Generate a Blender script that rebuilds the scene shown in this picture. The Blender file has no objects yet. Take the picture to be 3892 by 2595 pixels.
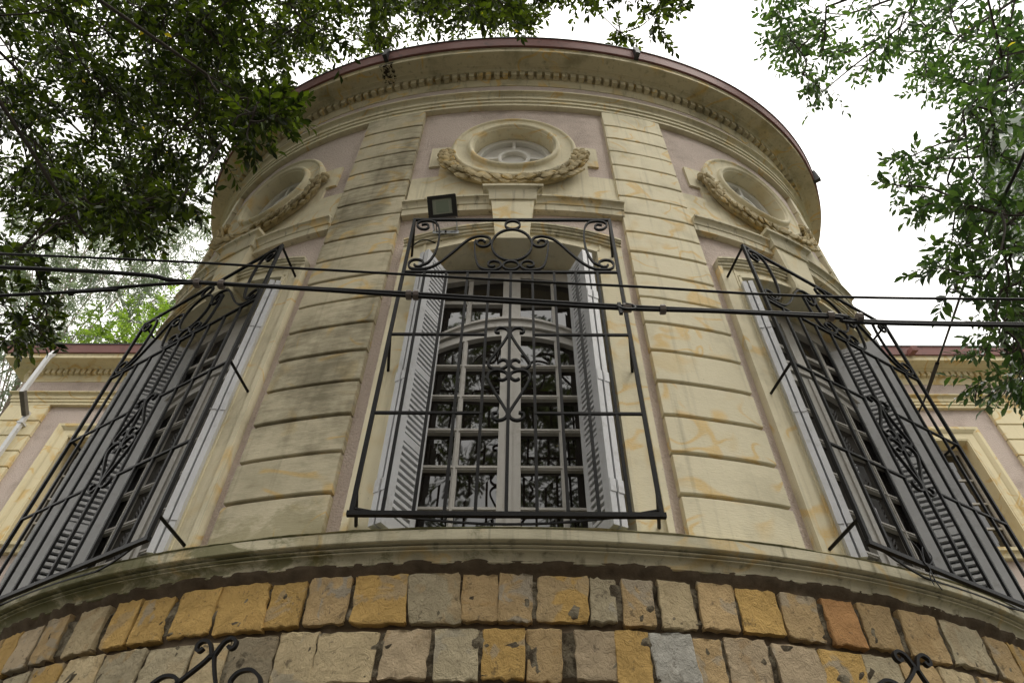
import bpy, bmesh, math, random
import numpy as np
from mathutils import Matrix, Vector

random.seed(11)
RNG = np.random.default_rng(11)
SC = bpy.context.scene
COL = SC.collection

# ---------------------------------------------------------------- camera
CAMP = np.array([0.06966, 0.0, 1.6])
YAW, PITCH, ROLL = -0.0173, 0.8395, 0.0154
_F = np.array([math.sin(YAW) * math.cos(PITCH), math.cos(YAW) * math.cos(PITCH), math.sin(PITCH)])
_R0 = np.array([math.cos(YAW), -math.sin(YAW), 0.0])
_U0 = np.cross(_R0, _F)
_R = math.cos(ROLL) * _R0 + math.sin(ROLL) * _U0
_U = -math.sin(ROLL) * _R0 + math.cos(ROLL) * _U0
cd = bpy.data.cameras.new('camera')
cam = bpy.data.objects.new('camera', cd)
COL.objects.link(cam)
cam.matrix_world = Matrix(((_R[0], _U[0], -_F[0], CAMP[0]), (_R[1], _U[1], -_F[1], CAMP[1]),
                           (_R[2], _U[2], -_F[2], CAMP[2]), (0, 0, 0, 1)))
cd.sensor_width = 36.0
cd.lens = 24.0
cd.clip_start = 0.05
cd.clip_end = 1500
SC.camera = cam

# ---------------------------------------------------------------- sky, sun, exposure
SUN_EL, SUN_AZ = math.radians(56), math.radians(128)      # azimuth from +Y towards +X
wd = bpy.data.worlds.new('World')
SC.world = wd
wd.use_nodes = True
nt = wd.node_tree
nt.nodes.clear()
wo = nt.nodes.new('ShaderNodeOutputWorld')
sky = nt.nodes.new('ShaderNodeTexSky')
sky.sky_type = 'NISHITA'
sky.sun_disc = False
sky.sun_elevation = SUN_EL
sky.sun_rotation = SUN_AZ
bg1 = nt.nodes.new('ShaderNodeBackground')
bg1.inputs[1].default_value = 0.10
nt.links.new(sky.outputs[0], bg1.inputs[0])
# cloud cover: overcast luminance rises from the horizon to the zenith as 1 + 2 sin(elevation)
tc = nt.nodes.new('ShaderNodeTexCoord')
sx = nt.nodes.new('ShaderNodeSeparateXYZ')
nt.links.new(tc.outputs['Generated'], sx.inputs[0])
mr = nt.nodes.new('ShaderNodeMapRange')
for i, v in enumerate((0.0, 1.0, 0.34, 1.0)):
    mr.inputs[i + 1].default_value = v
nt.links.new(sx.outputs['Z'], mr.inputs[0])
bg2 = nt.nodes.new('ShaderNodeBackground')
bg2.inputs[0].default_value = (1.0, 0.975, 0.925, 1)
ms = nt.nodes.new('ShaderNodeMath')
ms.operation = 'MULTIPLY'
ms.inputs[1].default_value = 2.0
nt.links.new(mr.outputs[0], ms.inputs[0])
nt.links.new(ms.outputs[0], bg2.inputs[1])
mx = nt.nodes.new('ShaderNodeMixShader')
mx.inputs[0].default_value = 0.93
nt.links.new(bg1.outputs[0], mx.inputs[1])
nt.links.new(bg2.outputs[0], mx.inputs[2])
nt.links.new(mx.outputs[0], wo.inputs[0])

sd = bpy.data.lights.new('sun', 'SUN')
sd.energy = 1.1
sd.angle = math.radians(22)
sd.color = (1.0, 0.955, 0.87)
sun = bpy.data.objects.new('sun', sd)
COL.objects.link(sun)
sdir = Vector((math.sin(SUN_AZ) * math.cos(SUN_EL), math.cos(SUN_AZ) * math.cos(SUN_EL), math.sin(SUN_EL)))
sun.rotation_euler = sdir.to_track_quat('Z', 'Y').to_euler()
sun.location = (6, -8, 14)

vs = SC.view_settings
SC.display_settings.display_device = 'sRGB'
vs.view_transform = 'Standard'
vs.look = 'None'
vs.exposure = 0.52
vs.gamma = 1.0
vs.use_curve_mapping = False
SC.render.engine = 'CYCLES'
SC.cycles.use_denoising = True
SC.cycles.max_bounces = 8
SC.cycles.transparent_max_bounces = 8

# ---------------------------------------------------------------- materials
def nodes(name):
    m = bpy.data.materials.new(name)
    m.use_nodes = True
    n = m.node_tree
    b = n.nodes['Principled BSDF']
    return m, n, b

class NT:
    """small helper for building node graphs"""
    def __init__(s, n):
        s.n = n
        s.tc = n.nodes.new('ShaderNodeTexCoord')
        s.geo = n.nodes.new('ShaderNodeNewGeometry')
    def pos(s): return s.geo.outputs['Position']
    def mapping(s, vec, scale=(1, 1, 1), rot=(0, 0, 0)):
        k = s.n.nodes.new('ShaderNodeMapping')
        k.inputs['Scale'].default_value = scale
        k.inputs['Rotation'].default_value = rot
        s.n.links.new(vec, k.inputs[0])
        return k.outputs[0]
    def noise(s, vec, scale, detail=2.0, rough=0.5, dist=0.0):
        k = s.n.nodes.new('ShaderNodeTexNoise')
        k.inputs['Scale'].default_value = scale
        k.inputs['Detail'].default_value = detail
        k.inputs['Roughness'].default_value = rough
        k.inputs['Distortion'].default_value = dist
        s.n.links.new(vec, k.inputs['Vector'])
        return k.outputs['Fac']
    def math(s, op, a, b=None):
        k = s.n.nodes.new('ShaderNodeMath')
        k.operation = op
        for i, v in enumerate((a, b)):
            if v is None: continue
            if isinstance(v, (int, float)): k.inputs[i].default_value = v
            else: s.n.links.new(v, k.inputs[i])
        return k.outputs[0]
    def ramp(s, f, a, b, lo=0.0, hi=1.0):
        k = s.n.nodes.new('ShaderNodeMapRange')
        k.interpolation_type = 'SMOOTHSTEP'
        for i, v in enumerate((a, b, lo, hi)): k.inputs[i + 1].default_value = v
        s.n.links.new(f, k.inputs[0])
        return k.outputs[0]
    def mix(s, f, a, b, mode='MIX'):
        k = s.n.nodes.new('ShaderNodeMix')
        k.data_type = 'RGBA'
        k.blend_type = mode
        for sock, v in ((k.inputs[0], f), (k.inputs[6], a), (k.inputs[7], b)):
            if isinstance(v, (int, float)): sock.default_value = v
            elif isinstance(v, tuple): sock.default_value = (*v, 1) if len(v) == 3 else v
            else: s.n.links.new(v, sock)
        return k.outputs[2]
    def bump(s, h, strength, dist, prev=None):
        k = s.n.nodes.new('ShaderNodeBump')
        k.inputs['Strength'].default_value = strength
        k.inputs['Distance'].default_value = dist
        s.n.links.new(h, k.inputs['Height'])
        if prev is not None: s.n.links.new(prev, k.inputs['Normal'])
        return k.outputs[0]
    def objinfo(s):
        k = s.n.nodes.new('ShaderNodeObjectInfo')
        return k

def cream_mat(name, base, stain=0.35, moss=0.0, streak=0.0, strokes=1.0, dark=0.0, mossx=0.0, mossz=0.0):
    """painted render with sponged ochre veins, grime and brush grain"""
    m, n, b = nodes(name)
    t = NT(n)
    p = t.pos()
    c = t.mix(t.noise(p, 1.3, 4, 0.6), tuple(x * 0.90 for x in base), tuple(min(1, x * 1.08) for x in base))
    oi = t.objinfo()
    sh = n.nodes.new('ShaderNodeVectorMath'); sh.operation = 'ADD'
    cb = n.nodes.new('ShaderNodeCombineXYZ')
    n.links.new(t.math('MULTIPLY', oi.outputs['Random'], 23.0), cb.inputs[0]); n.links.new(t.math('MULTIPLY', oi.outputs['Random'], 57.0), cb.inputs[2])
    n.links.new(p, sh.inputs[0]); n.links.new(cb.outputs[0], sh.inputs[1])
    pv = sh.outputs[0]
    # veins: thin contours of two warped noises, broken up by a mask
    v1 = t.noise(t.mapping(pv, (1, 1, 1.5), (0.3, 0.5, 0.2)), 1.7, 1.5, 0.45, 0.9)
    l1 = t.ramp(t.math('ABSOLUTE', t.math('SUBTRACT', v1, 0.5)), 0.006, 0.034, 1, 0)
    k1 = t.ramp(t.noise(pv, 2.9, 1), 0.50, 0.60)
    v2 = t.noise(t.mapping(pv, (1.3, 1.3, 1), (1.1, 0.2, 0.9)), 2.9, 1.0, 0.4, 0.6)
    l2 = t.ramp(t.math('ABSOLUTE', t.math('SUBTRACT', v2, 0.47)), 0.006, 0.038, 1, 0)
    k2 = t.ramp(t.noise(t.mapping(pv, (1, 1, 1), (0, 0, 1.3)), 3.3, 1), 0.51, 0.61)
    brush = t.ramp(t.noise(t.mapping(p, (60, 60, 160)), 1.0, 3, 0.7), 0.25, 0.75, 0.55, 1.0)
    vein = t.math('MULTIPLY', t.math('MAXIMUM', t.math('MULTIPLY', l1, k1), t.math('MULTIPLY', l2, k2)), brush)
    vein = t.math('MULTIPLY', vein, 0.78 * strokes)
    c = t.mix(vein, c, (0.68, 0.45, 0.14))
    # broad ochre washes
    w = t.math('MULTIPLY', t.ramp(t.noise(p, 3.8, 2, 0.5, 0.4), 0.60, 0.74), 0.38 * strokes)
    c = t.mix(w, c, (0.60, 0.44, 0.18))
    # grime: olive-brown blotches and vertical runs
    g = t.ramp(t.noise(p, 2.1, 5, 0.65), 0.47, 0.74)
    c = t.mix(t.math('MULTIPLY', g, stain), c, (0.17, 0.15, 0.085), 'MIX')
    r = t.ramp(t.noise(t.mapping(p, (20, 20, 0.8)), 1.0, 4, 0.6), 0.52, 0.80)
    c = t.mix(t.math('MULTIPLY', r, 0.33 + streak), c, (0.13, 0.11, 0.07))
    if dark:
        d = t.ramp(t.math('ADD', t.math('MULTIPLY', t.noise(t.mapping(p, (2.4, 2.4, 1.0)), 1.0, 3, 0.6, 0.2), 0.62), t.math('MULTIPLY', t.noise(t.mapping(p, (7, 7, 26)), 1.0, 5, 0.75), 0.38)), 0.42, 0.66)
        c = t.mix(t.math('MULTIPLY', d, dark), c, (0.12, 0.105, 0.062))
    if moss:
        d = t.ramp(t.noise(t.mapping(p, (3, 3, 5)), 1.0, 6, 0.75, 0.5), 0.42, 0.62)
        c = t.mix(t.math('MULTIPLY', d, moss), c, (0.085, 0.092, 0.028))
    if mossx:      # lichen on the side that stays damp below the tree
        sp_ = n.nodes.new('ShaderNodeSeparateXYZ'); n.links.new(p, sp_.inputs[0])
        d = t.ramp(t.math('ADD', t.noise(t.mapping(p, (4, 4, 9)), 1.0, 6, 0.75, 0.5), t.ramp(sp_.outputs[0], -2.4, 0.6, 0.16, -0.10)), 0.50, 0.66)
        c = t.mix(t.math('MULTIPLY', d, mossx), c, (0.115, 0.115, 0.036))
    if mossz:      # green damp creeping up from the ledge
        sp_ = n.nodes.new('ShaderNodeSeparateXYZ'); n.links.new(p, sp_.inputs[0])
        d = t.ramp(t.math('ADD', t.noise(t.mapping(p, (5, 5, 8)), 1.0, 6, 0.7, 0.4), t.ramp(sp_.outputs[2], 3.35, 3.85, 0.20, -0.25)), 0.48, 0.66)
        c = t.mix(t.math('MULTIPLY', d, mossz), c, (0.15, 0.135, 0.04))
    fine = t.noise(p, 240, 2, 0.6)
    c = t.mix(t.math('MULTIPLY', t.ramp(fine, 0.62, 0.8), 0.35), c, (0.2, 0.17, 0.11))
    pit = t.ramp(t.noise(p, 75, 2, 0.5), 0.72, 0.80)
    c = t.mix(t.math('MULTIPLY', pit, 0.45), c, (0.10, 0.085, 0.06))
    n.links.new(c, b.inputs['Base Color'])
    b.inputs['Roughness'].default_value = 0.78
    b.inputs['Specular IOR Level'].default_value = 0.25
    h = t.noise(t.mapping(p, (30, 30, 130)), 1.0, 4, 0.65)
    bb = t.bump(h, 0.38, 0.005)
    bb = t.bump(t.noise(p, 9, 3, 0.6), 0.25, 0.012, bb)
    n.links.new(bb, b.inputs['Normal'])
    return m

CREAM = (0.70, 0.635, 0.455)
M_cream = cream_mat('cream_paint', CREAM)
M_block = cream_mat('cream_block', CREAM, stain=0.30)
M_blockst = cream_mat('cream_block_stained_shaded', (0.56, 0.50, 0.355), stain=0.4, dark=0.75, mossz=0.4)  # real stains and moss; base also darkened for the shade on the left
M_joint = cream_mat('dark_joint', (0.10, 0.075, 0.042), stain=0.5, strokes=0.0)  # dark core that shows in the grooves between blocks
M_cornice = cream_mat('cream_cornice', (0.60, 0.53, 0.36), stain=0.65, streak=0.3, strokes=1.2)
M_ledge = cream_mat('cream_ledge', (0.58, 0.53, 0.38), stain=0.5, mossx=0.75, streak=0.55, strokes=0.7)
M_ledgetop = cream_mat('mossy_ledge_top', (0.40, 0.37, 0.22), stain=0.6, moss=0.85, streak=0.4, strokes=0.4)
M_trim = cream_mat('cream_trim', (0.62, 0.565, 0.41), stain=0.5, streak=0.65)
M_wing = cream_mat('cream_wing', (0.76, 0.67, 0.44), stain=0.10, strokes=1.1)
M_garland = cream_mat('cream_carving', (0.52, 0.425, 0.245), stain=0.7, strokes=1.1, dark=0.45)

def pink_mat():
    m, n, b = nodes('pink_roughcast')
    t = NT(n); p = t.pos()
    c = t.mix(t.noise(p, 1.6, 4, 0.6), (0.53, 0.44, 0.39), (0.63, 0.535, 0.475))
    g = t.ramp(t.noise(p, 2.4, 5, 0.65), 0.48, 0.75)
    c = t.mix(t.math('MULTIPLY', g, 0.4), c, (0.20, 0.15, 0.12))
    f = t.noise(t.mapping(p, (1, 1, 1)), 70, 3, 0.6)
    c = t.mix(t.math('MULTIPLY', t.ramp(f, 0.58, 0.72), 0.35), c, (0.24, 0.17, 0.14))
    n.links.new(c, b.inputs['Base Color'])
    b.inputs['Roughness'].default_value = 0.9
    b.inputs['Specular IOR Level'].default_value = 0.15
    n.links.new(t.bump(f, 0.9, 0.012), b.inputs['Normal'])
    return m
M_pink = pink_mat()

def plain(name, col, rough=0.6, metal=0.0, var=0.15, nscale=6, bump=0.0, bscale=60, spec=0.5, dirt=0.0, dirtcol=(0.1, 0.09, 0.07)):
    m, n, b = nodes(name)
    t = NT(n); p = t.pos()
    c = t.mix(t.noise(p, nscale, 4, 0.6), tuple(x * (1 - var) for x in col), tuple(min(1, x * (1 + var)) for x in col))
    if dirt:
        g = t.ramp(t.noise(p, nscale * 2.3, 5, 0.7), 0.52, 0.72)
        c = t.mix(t.math('MULTIPLY', g, dirt), c, dirtcol)
    n.links.new(c, b.inputs['Base Color'])
    b.inputs['Roughness'].default_value = rough
    b.inputs['Metallic'].default_value = metal
    b.inputs['Specular IOR Level'].default_value = spec
    if bump:
        n.links.new(t.bump(t.noise(p, bscale, 3, 0.6), bump, 0.004), b.inputs['Normal'])
    return m
M_gutter = plain('oxide_red_gutter', (0.215, 0.090, 0.078), 0.65, var=0.3, nscale=2, dirt=0.75, dirtcol=(0.07, 0.045, 0.045))
M_gutterdark = plain('dark_gutter_edge', (0.05, 0.05, 0.052), 0.5)
M_outlet = plain('dark_metal_outlet', (0.02, 0.02, 0.022), 0.5)
M_roof = plain('clay_roof', (0.20, 0.11, 0.07), 0.85, var=0.4, nscale=9, bump=0.6)
M_mossy = plain('mossy_ridge', (0.12, 0.105, 0.06), 0.9, var=0.5, nscale=25, bump=0.8)
M_shutter = plain('grey_shutter_paint', (0.54, 0.545, 0.56), 0.5, var=0.14, nscale=5, bump=0.2, dirt=0.4, dirtcol=(0.25, 0.23, 0.2))
M_slat = plain('grey_slat_paint', (0.57, 0.575, 0.59), 0.5, var=0.12, nscale=9, dirt=0.25, dirtcol=(0.22, 0.2, 0.18))
M_slatshade = plain('shaded_louvre_back', (0.05, 0.048, 0.046), 0.8)  # shade inside the louvres, painted onto the hidden leaf's slats
M_sash = plain('white_sash_paint', (0.46, 0.44, 0.405), 0.5, var=0.12, nscale=7, bump=0.15, dirt=0.45, dirtcol=(0.28, 0.25, 0.2))
M_iron = plain('black_painted_iron', (0.007, 0.0068, 0.007), 0.5, var=0.5, nscale=20, bump=0.25, bscale=90, dirt=0.25, dirtcol=(0.020, 0.014, 0.011), spec=0.16)
M_rubber = plain('black_cable_sheath', (0.007, 0.007, 0.0075), 0.5, var=0.3, spec=0.2)
M_clamp = plain('cable_clamp', (0.13, 0.11, 0.10), 0.45, metal=0.5)
M_black = plain('black_lamp_housing', (0.006, 0.006, 0.007), 0.35)
M_steel = plain('zinc_bracket', (0.38, 0.39, 0.40), 0.4, metal=0.7)
M_lens = plain('lamp_lens', (0.30, 0.325, 0.26), 0.12, var=0.05)
M_chip = plain('lamp_reflector', (0.20, 0.24, 0.18), 0.35)
M_pipe = plain('white_downpipe', (0.60, 0.61, 0.62), 0.4, dirt=0.3, nscale=4)
M_pipedark = plain('dirty_pipe_elbow', (0.13, 0.12, 0.10), 0.6, var=0.5)
M_oculus = plain('white_oculus_panel', (0.66, 0.645, 0.60), 0.6, var=0.07, nscale=4, dirt=0.25, dirtcol=(0.4, 0.37, 0.3))
M_brown = plain('unlit_room_brown', (0.055, 0.035, 0.025), 0.6, var=0.3)
M_asphalt = plain('asphalt', (0.05, 0.05, 0.05), 0.9, var=0.2, nscale=20, bump=0.5)
M_pave = plain('concrete_paving', (0.085, 0.082, 0.075), 0.85, var=0.15, nscale=3, bump=0.3, dirt=0.4)
M_kerb = plain('kerb_stone', (0.33, 0.32, 0.30), 0.85)
M_soil = plain('garden_soil', (0.045, 0.055, 0.025), 0.95, var=0.4, nscale=2, bump=0.8)
M_tower = plain('pale_highrise_wall', (0.70, 0.72, 0.70), 0.6, var=0.04, nscale=0.2)
M_towerglass = plain('highrise_glazing', (0.45, 0.50, 0.48), 0.2, var=0.05, nscale=0.3)

def glass_mat():
    m, n, b = nodes('dark_window_glass')
    t = NT(n); p = t.pos()
    c = t.mix(t.noise(p, 1.1, 2), (0.006, 0.0048, 0.0038), (0.022, 0.018, 0.014))
    n.links.new(c, b.inputs['Base Color'])
    b.inputs['Roughness'].default_value = 0.025
    b.inputs['IOR'].default_value = 1.85
    n.links.new(t.bump(t.noise(p, 4.5, 1, 0.5), 0.05, 0.02), b.inputs['Normal'])
    return m
M_glass = glass_mat()

def stone_mat():
    m, n, b = nodes('rough_sandstone')
    t = NT(n); p = t.pos()
    oi = t.objinfo()
    base = oi.outputs['Color']
    rnd = oi.outputs['Random']
    shift = n.nodes.new('ShaderNodeVectorMath'); shift.operation = 'ADD'
    cmb = n.nodes.new('ShaderNodeCombineXYZ')
    n.links.new(t.math('MULTIPLY', rnd, 37.0), cmb.inputs[0]); n.links.new(t.math('MULTIPLY', rnd, 13.0), cmb.inputs[2])
    n.links.new(p, shift.inputs[0]); n.links.new(cmb.outputs[0], shift.inputs[1])
    q = shift.outputs[0]
    c = t.mix(t.noise(q, 9, 5, 0.65), t.mix(1.0, base, (0.86, 0.83, 0.78), 'MULTIPLY'), t.mix(1.0, base, (1.35, 1.32, 1.26), 'MULTIPLY'))
    # second mineral tone in patches
    pt = t.ramp(t.noise(q, 7, 3, 0.5, 0.8), 0.53, 0.60)
    amt = t.math('MULTIPLY', pt, t.math('MULTIPLY', rnd, 0.75))
    c = t.mix(amt, c, t.mix(t.ramp(rnd, 0.45, 0.55), (0.42, 0.25, 0.085), (0.36, 0.335, 0.28)))
    # dark lichen / soot specks
    sp = t.ramp(t.noise(q, 19, 4, 0.7, 0.3), 0.60, 0.68)
    c = t.mix(t.math('MULTIPLY', sp, 0.55), c, (0.075, 0.06, 0.042))
    sp2 = t.ramp(t.noise(q, 55, 3, 0.6), 0.62, 0.72)
    c = t.mix(t.math('MULTIPLY', sp2, 0.45), c, (0.12, 0.09, 0.06))
    n.links.new(c, b.inputs['Base Color'])
    b.inputs['Roughness'].default_value = 0.9
    b.inputs['Specular IOR Level'].default_value = 0.2
    bb = t.bump(t.noise(q, 22, 6, 0.74, 0.8), 1.0, 0.020)
    bb = t.bump(t.noise(t.mapping(q, (1, 1, 0.6), (0.2, 0.6, 0)), 80, 4, 0.7), 0.7, 0.006, bb)
    n.links.new(bb, b.inputs['Normal'])
    return m
M_stone = stone_mat()

def mortar_mat():
    m, n, b = nodes('old_mortar')
    t = NT(n); p = t.pos()
    c = t.mix(t.ramp(t.noise(p, 11, 5, 0.7, 0.4), 0.42, 0.62), (0.10, 0.08, 0.055), (0.29, 0.25, 0.175))
    c = t.mix(t.math('MULTIPLY', t.ramp(t.noise(p, 33, 4, 0.7), 0.55, 0.7), 0.6), c, (0.035, 0.026, 0.02))
    n.links.new(c, b.inputs['Base Color'])
    b.inputs['Roughness'].default_value = 0.95
    b.inputs['Specular IOR Level'].default_value = 0.1
    n.links.new(t.bump(t.noise(p, 40, 6, 0.75, 0.5), 1.0, 0.025), b.inputs['Normal'])
    return m
M_mortar = mortar_mat()
M_darkbed = plain('shaded_dark_mortar', (0.10, 0.075, 0.05), 0.95, var=0.7, nscale=14, bump=1.0, bscale=30, spec=0.1)  # dark bed mortar, with the shade of recessed joints put into its colour

def leaf_mat(name, dark, light, trans, yellow=0.012, gloss=0.35, spec=0.22):
    m, n, b = nodes(name)
    t = NT(n)
    at = n.nodes.new('ShaderNodeAttribute'); at.attribute_name = 'tint'
    f = at.outputs['Fac']
    c = t.mix(f, dark, light)
    y = t.ramp(f, 1.0 - yellow, 1.0 - yellow * 0.5)
    c = t.mix(y, c, (0.42, 0.30, 0.03))
    n.links.new(c, b.inputs['Base Color'])
    b.inputs['Roughness'].default_value = gloss
    b.inputs['Specular IOR Level'].default_value = spec
    tr = n.nodes.new('ShaderNodeBsdfTranslucent')
    n.links.new(t.mix(1.0, c, trans, 'MULTIPLY'), tr.inputs['Color'])
    ad = n.nodes.new('ShaderNodeAddShader')
    n.links.new(b.outputs[0], ad.inputs[0]); n.links.new(tr.outputs[0], ad.inputs[1])
    n.links.new(ad.outputs[0], n.nodes['Material Output'].inputs['Surface'])
    return m
M_leaf = leaf_mat('broad_leaf', (0.006, 0.010, 0.003), (0.056, 0.076, 0.011), (1.3, 1.45, 0.4))
M_leaf2 = leaf_mat('glossy_leaf', (0.014, 0.027, 0.012), (0.058, 0.09, 0.026), (1.1, 1.35, 0.5), gloss=0.28, spec=0.4)
M_euc = leaf_mat('grey_green_leaf', (0.085, 0.105, 0.075), (0.15, 0.175, 0.125), (1.0, 1.1, 0.8), yellow=0.0)
M_lime = leaf_mat('yellow_green_leaf', (0.10, 0.145, 0.03), (0.19, 0.24, 0.05), (1.2, 1.4, 0.6), yellow=0.0)
M_bark = plain('bark', (0.045, 0.036, 0.028), 0.9, var=0.4, nscale=12, bump=0.8)
M_barkpale = plain('pale_bark', (0.26, 0.20, 0.16), 0.85, var=0.3, nscale=4, bump=0.4)

# ---------------------------------------------------------------- object helpers
WORLD = {}
def thing(name, label, cat, loc=(0, 0, 0), rotz=0.0, group=None, kind=None):
    o = bpy.data.objects.new(name, None)
    COL.objects.link(o)
    o.empty_display_size = 0.2
    o.location = loc
    o.rotation_euler = (0, 0, rotz)
    o['label'] = label
    if cat: o['category'] = cat
    if group: o['group'] = group
    if kind: o['kind'] = kind
    WORLD[o] = Matrix.Translation(Vector(loc)) @ Matrix.Rotation(rotz, 4, 'Z')
    return o

def link(name, mesh, parent=None, M=None, local=False, kind=None, label=None):
    """link a mesh; coordinates are world coordinates unless local=True"""
    o = bpy.data.objects.new(name, mesh)
    COL.objects.link(o)
    Mw = M if M is not None else Matrix.Identity(4)
    if parent is not None:
        o.parent = parent
        pw = WORLD[parent]
        if local:
            WORLD[o] = pw @ Mw
        else:
            o.matrix_parent_inverse = pw.inverted()
            WORLD[o] = Mw
    else:
        WORLD[o] = Mw
    if M is not None: o.matrix_basis = Mw
    if kind: o['kind'] = kind
    if label: o['label'] = label
    return o

def copy_tree(o, parent=None):
    c = o.copy()
    COL.objects.link(c)
    if parent is not None: c.parent = parent
    for ch in list(o.children): copy_tree(ch, c)
    return c

class MB:
    def __init__(s): s.v = []; s.f = []; s.n = 0
    def add(s, v, f):
        v = np.asarray(v, float).reshape(-1, 3)
        s.v.append(v)
        s.f.extend([tuple(i + s.n for i in q) for q in f])
        s.n += len(v)
    def loft(s, rings, caps=True, closed=True):
        r = np.asarray(rings, float)
        n, m = r.shape[:2]
        f = []
        mm = m if closed else m - 1
        for i in range(n - 1):
            for j in range(mm):
                k = (j + 1) % m
                f.append((i * m + j, i * m + k, (i + 1) * m + k, (i + 1) * m + j))
        if caps and closed:
            f.append(tuple(range(m - 1, -1, -1)))
            f.append(tuple((n - 1) * m + j for j in range(m)))
        s.add(r, f)
        return s
    def box(s, lo, hi):
        x0, y0, z0 = lo; x1, y1, z1 = hi
        s.loft([[(x0, y0, z0), (x1, y0, z0), (x1, y1, z0), (x0, y1, z0)],
                [(x0, y0, z1), (x1, y0, z1), (x1, y1, z1), (x0, y1, z1)]])
        return s
    def bar(s, p, q, w, d=None, up=(0, 0, 1)):
        d = d or w
        p = np.array(p, float); q = np.array(q, float)
        t = q - p; t /= np.linalg.norm(t)
        u = np.array(up, float)
        if abs(t @ u) > 0.98: u = np.array((0, 1.0, 0)) if abs(t[1]) < 0.9 else np.array((1.0, 0, 0))
        a = np.cross(t, u); a /= np.linalg.norm(a); b = np.cross(a, t)
        o = [(a * sx * w + b * sy * d) / 2 for sx, sy in ((-1, -1), (1, -1), (1, 1), (-1, 1))]
        s.loft([[p + e for e in o], [q + e for e in o]])
        return s
    def tube(s, pts, rad, n=6, caps=True, square=False):
        pts = np.asarray(pts, float)
        N = len(pts)
        rad = np.broadcast_to(np.asarray(rad, float), (N,))
        tg = np.gradient(pts, axis=0)
        tg /= np.linalg.norm(tg, axis=1, keepdims=True) + 1e-12
        ref = np.array((0, 0, 1.0)) if abs(tg[0][2]) < 0.9 else np.array((1.0, 0, 0))
        a = np.cross(tg[0], ref); a /= np.linalg.norm(a)
        rings = []
        for i in range(N):
            a = a - tg[i] * (a @ tg[i]); a /= np.linalg.norm(a) + 1e-12
            b = np.cross(tg[i], a)
            an = np.arange(n) * 2 * math.pi / n + (math.pi / 4 if n == 4 else 0)
            rings.append(pts[i] + rad[i] * (np.cos(an)[:, None] * a + np.sin(an)[:, None] * b))
        s.loft(rings, caps)
        return s
    def mesh(s, name, mat, smooth=None):
        me = bpy.data.meshes.new(name)
        v = np.concatenate(s.v) if s.v else np.zeros((0, 3))
        me.from_pydata(v.tolist(), [], s.f)
        bm = bmesh.new(); bm.from_mesh(me)
        bmesh.ops.remove_doubles(bm, verts=bm.verts, dist=1e-6)
        bmesh.ops.recalc_face_normals(bm, faces=bm.faces)
        bm.to_mesh(me); bm.free()
        if smooth is not None:
            me.polygons.foreach_set('use_smooth', [True] * len(me.polygons))
            me.set_sharp_from_angle(angle=math.radians(smooth))
        if mat: me.materials.append(mat)
        me.update()
        return me
    def build(s, name, mat, parent=None, smooth=None, local=False, kind=None, label=None, M=None):
        return link(name, s.mesh(name, mat, smooth), parent, M, local, kind, label)

def catmull(pts, n=6, closed=False):
    p = np.asarray(pts, float)
    out = []
    N = len(p)
    for i in range(N - 1 if not closed else N):
        if closed: a, b, c, d = p[(i - 1) % N], p[i], p[(i + 1) % N], p[(i + 2) % N]
        else: a, b, c, d = p[max(i - 1, 0)], p[i], p[i + 1], p[min(i + 2, N - 1)]
        for k in range(n):
            t = k / n
            out.append(0.5 * ((2 * b) + (-a + c) * t + (2 * a - 5 * b + 4 * c - d) * t * t + (-a + 3 * b - 3 * c + d) * t ** 3))
    if not closed: out.append(p[-1])
    return np.array(out)

# ---------------------------------------------------------------- plan of the bow front
_S = np.linspace(0, 8, 3201)
_k = 0.0893 / 0.55 + 0.0042 / 0.55 ** 3 * _S ** 2
_ds = _S[1] - _S[0]
_T = np.minimum(np.concatenate([[0], np.cumsum((_k[1:] + _k[:-1]) / 2 * _ds)]), math.pi / 2)
_X = np.concatenate([[0], np.cumsum((np.cos(_T[1:]) + np.cos(_T[:-1])) / 2 * _ds)])
_Y = 2.75 + np.concatenate([[0], np.cumsum((np.sin(_T[1:]) + np.sin(_T[:-1])) / 2 * _ds)])
WY = 7.08
def ang(s): return np.sign(s) * np.interp(np.abs(s), _S, _T)
def W(s, o, z):
    """arc length along the bow, outward offset, height -> xyz"""
    s, o, z = np.broadcast_arrays(np.asarray(s, float), np.asarray(o, float), np.asarray(z, float))
    a = np.abs(s); t = np.interp(a, _S, _T)
    return np.stack([np.sign(s) * (np.interp(a, _S, _X) + o * np.sin(t)), np.interp(a, _S, _Y) - o * np.cos(t), z], -1)
def sweep(mb, prof, s0, s1, n=None, f=W):
    n = n or max(2, int(abs(s1 - s0) / 0.06) + 1)
    pr = np.array(prof, float)
    mb.loft([f(np.full(len(pr), s), pr[:, 0], pr[:, 1]) for s in np.linspace(s0, s1, n)])
    return mb
def band(mb, s, lo, hi, of, ob, f=W):
    """wall piece with varying lower and upper edges between two offsets"""
    s = np.asarray(s, float); lo = np.broadcast_to(lo, s.shape); hi = np.broadcast_to(hi, s.shape)
    of = np.broadcast_to(of, s.shape)
    mb.loft([f(np.full(4, s[i]), np.array([of[i], of[i], ob, ob]), np.array([lo[i], hi[i], hi[i], lo[i]])) for i in range(len(s))])
    return mb
def flat(cx, cy, th):
    """frame: a along the wall, b outward, z up"""
    t = np.array([math.cos(th), math.sin(th), 0]); nn = np.array([math.sin(th), -math.cos(th), 0])
    o = np.array([cx, cy, 0.0])
    def f(a, b, z):
        a, b, z = np.broadcast_arrays(np.asarray(a, float), np.asarray(b, float), np.asarray(z, float))
        return o + a[..., None] * t + b[..., None] * nn + z[..., None] * np.array([0, 0, 1.0])
    return f

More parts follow.
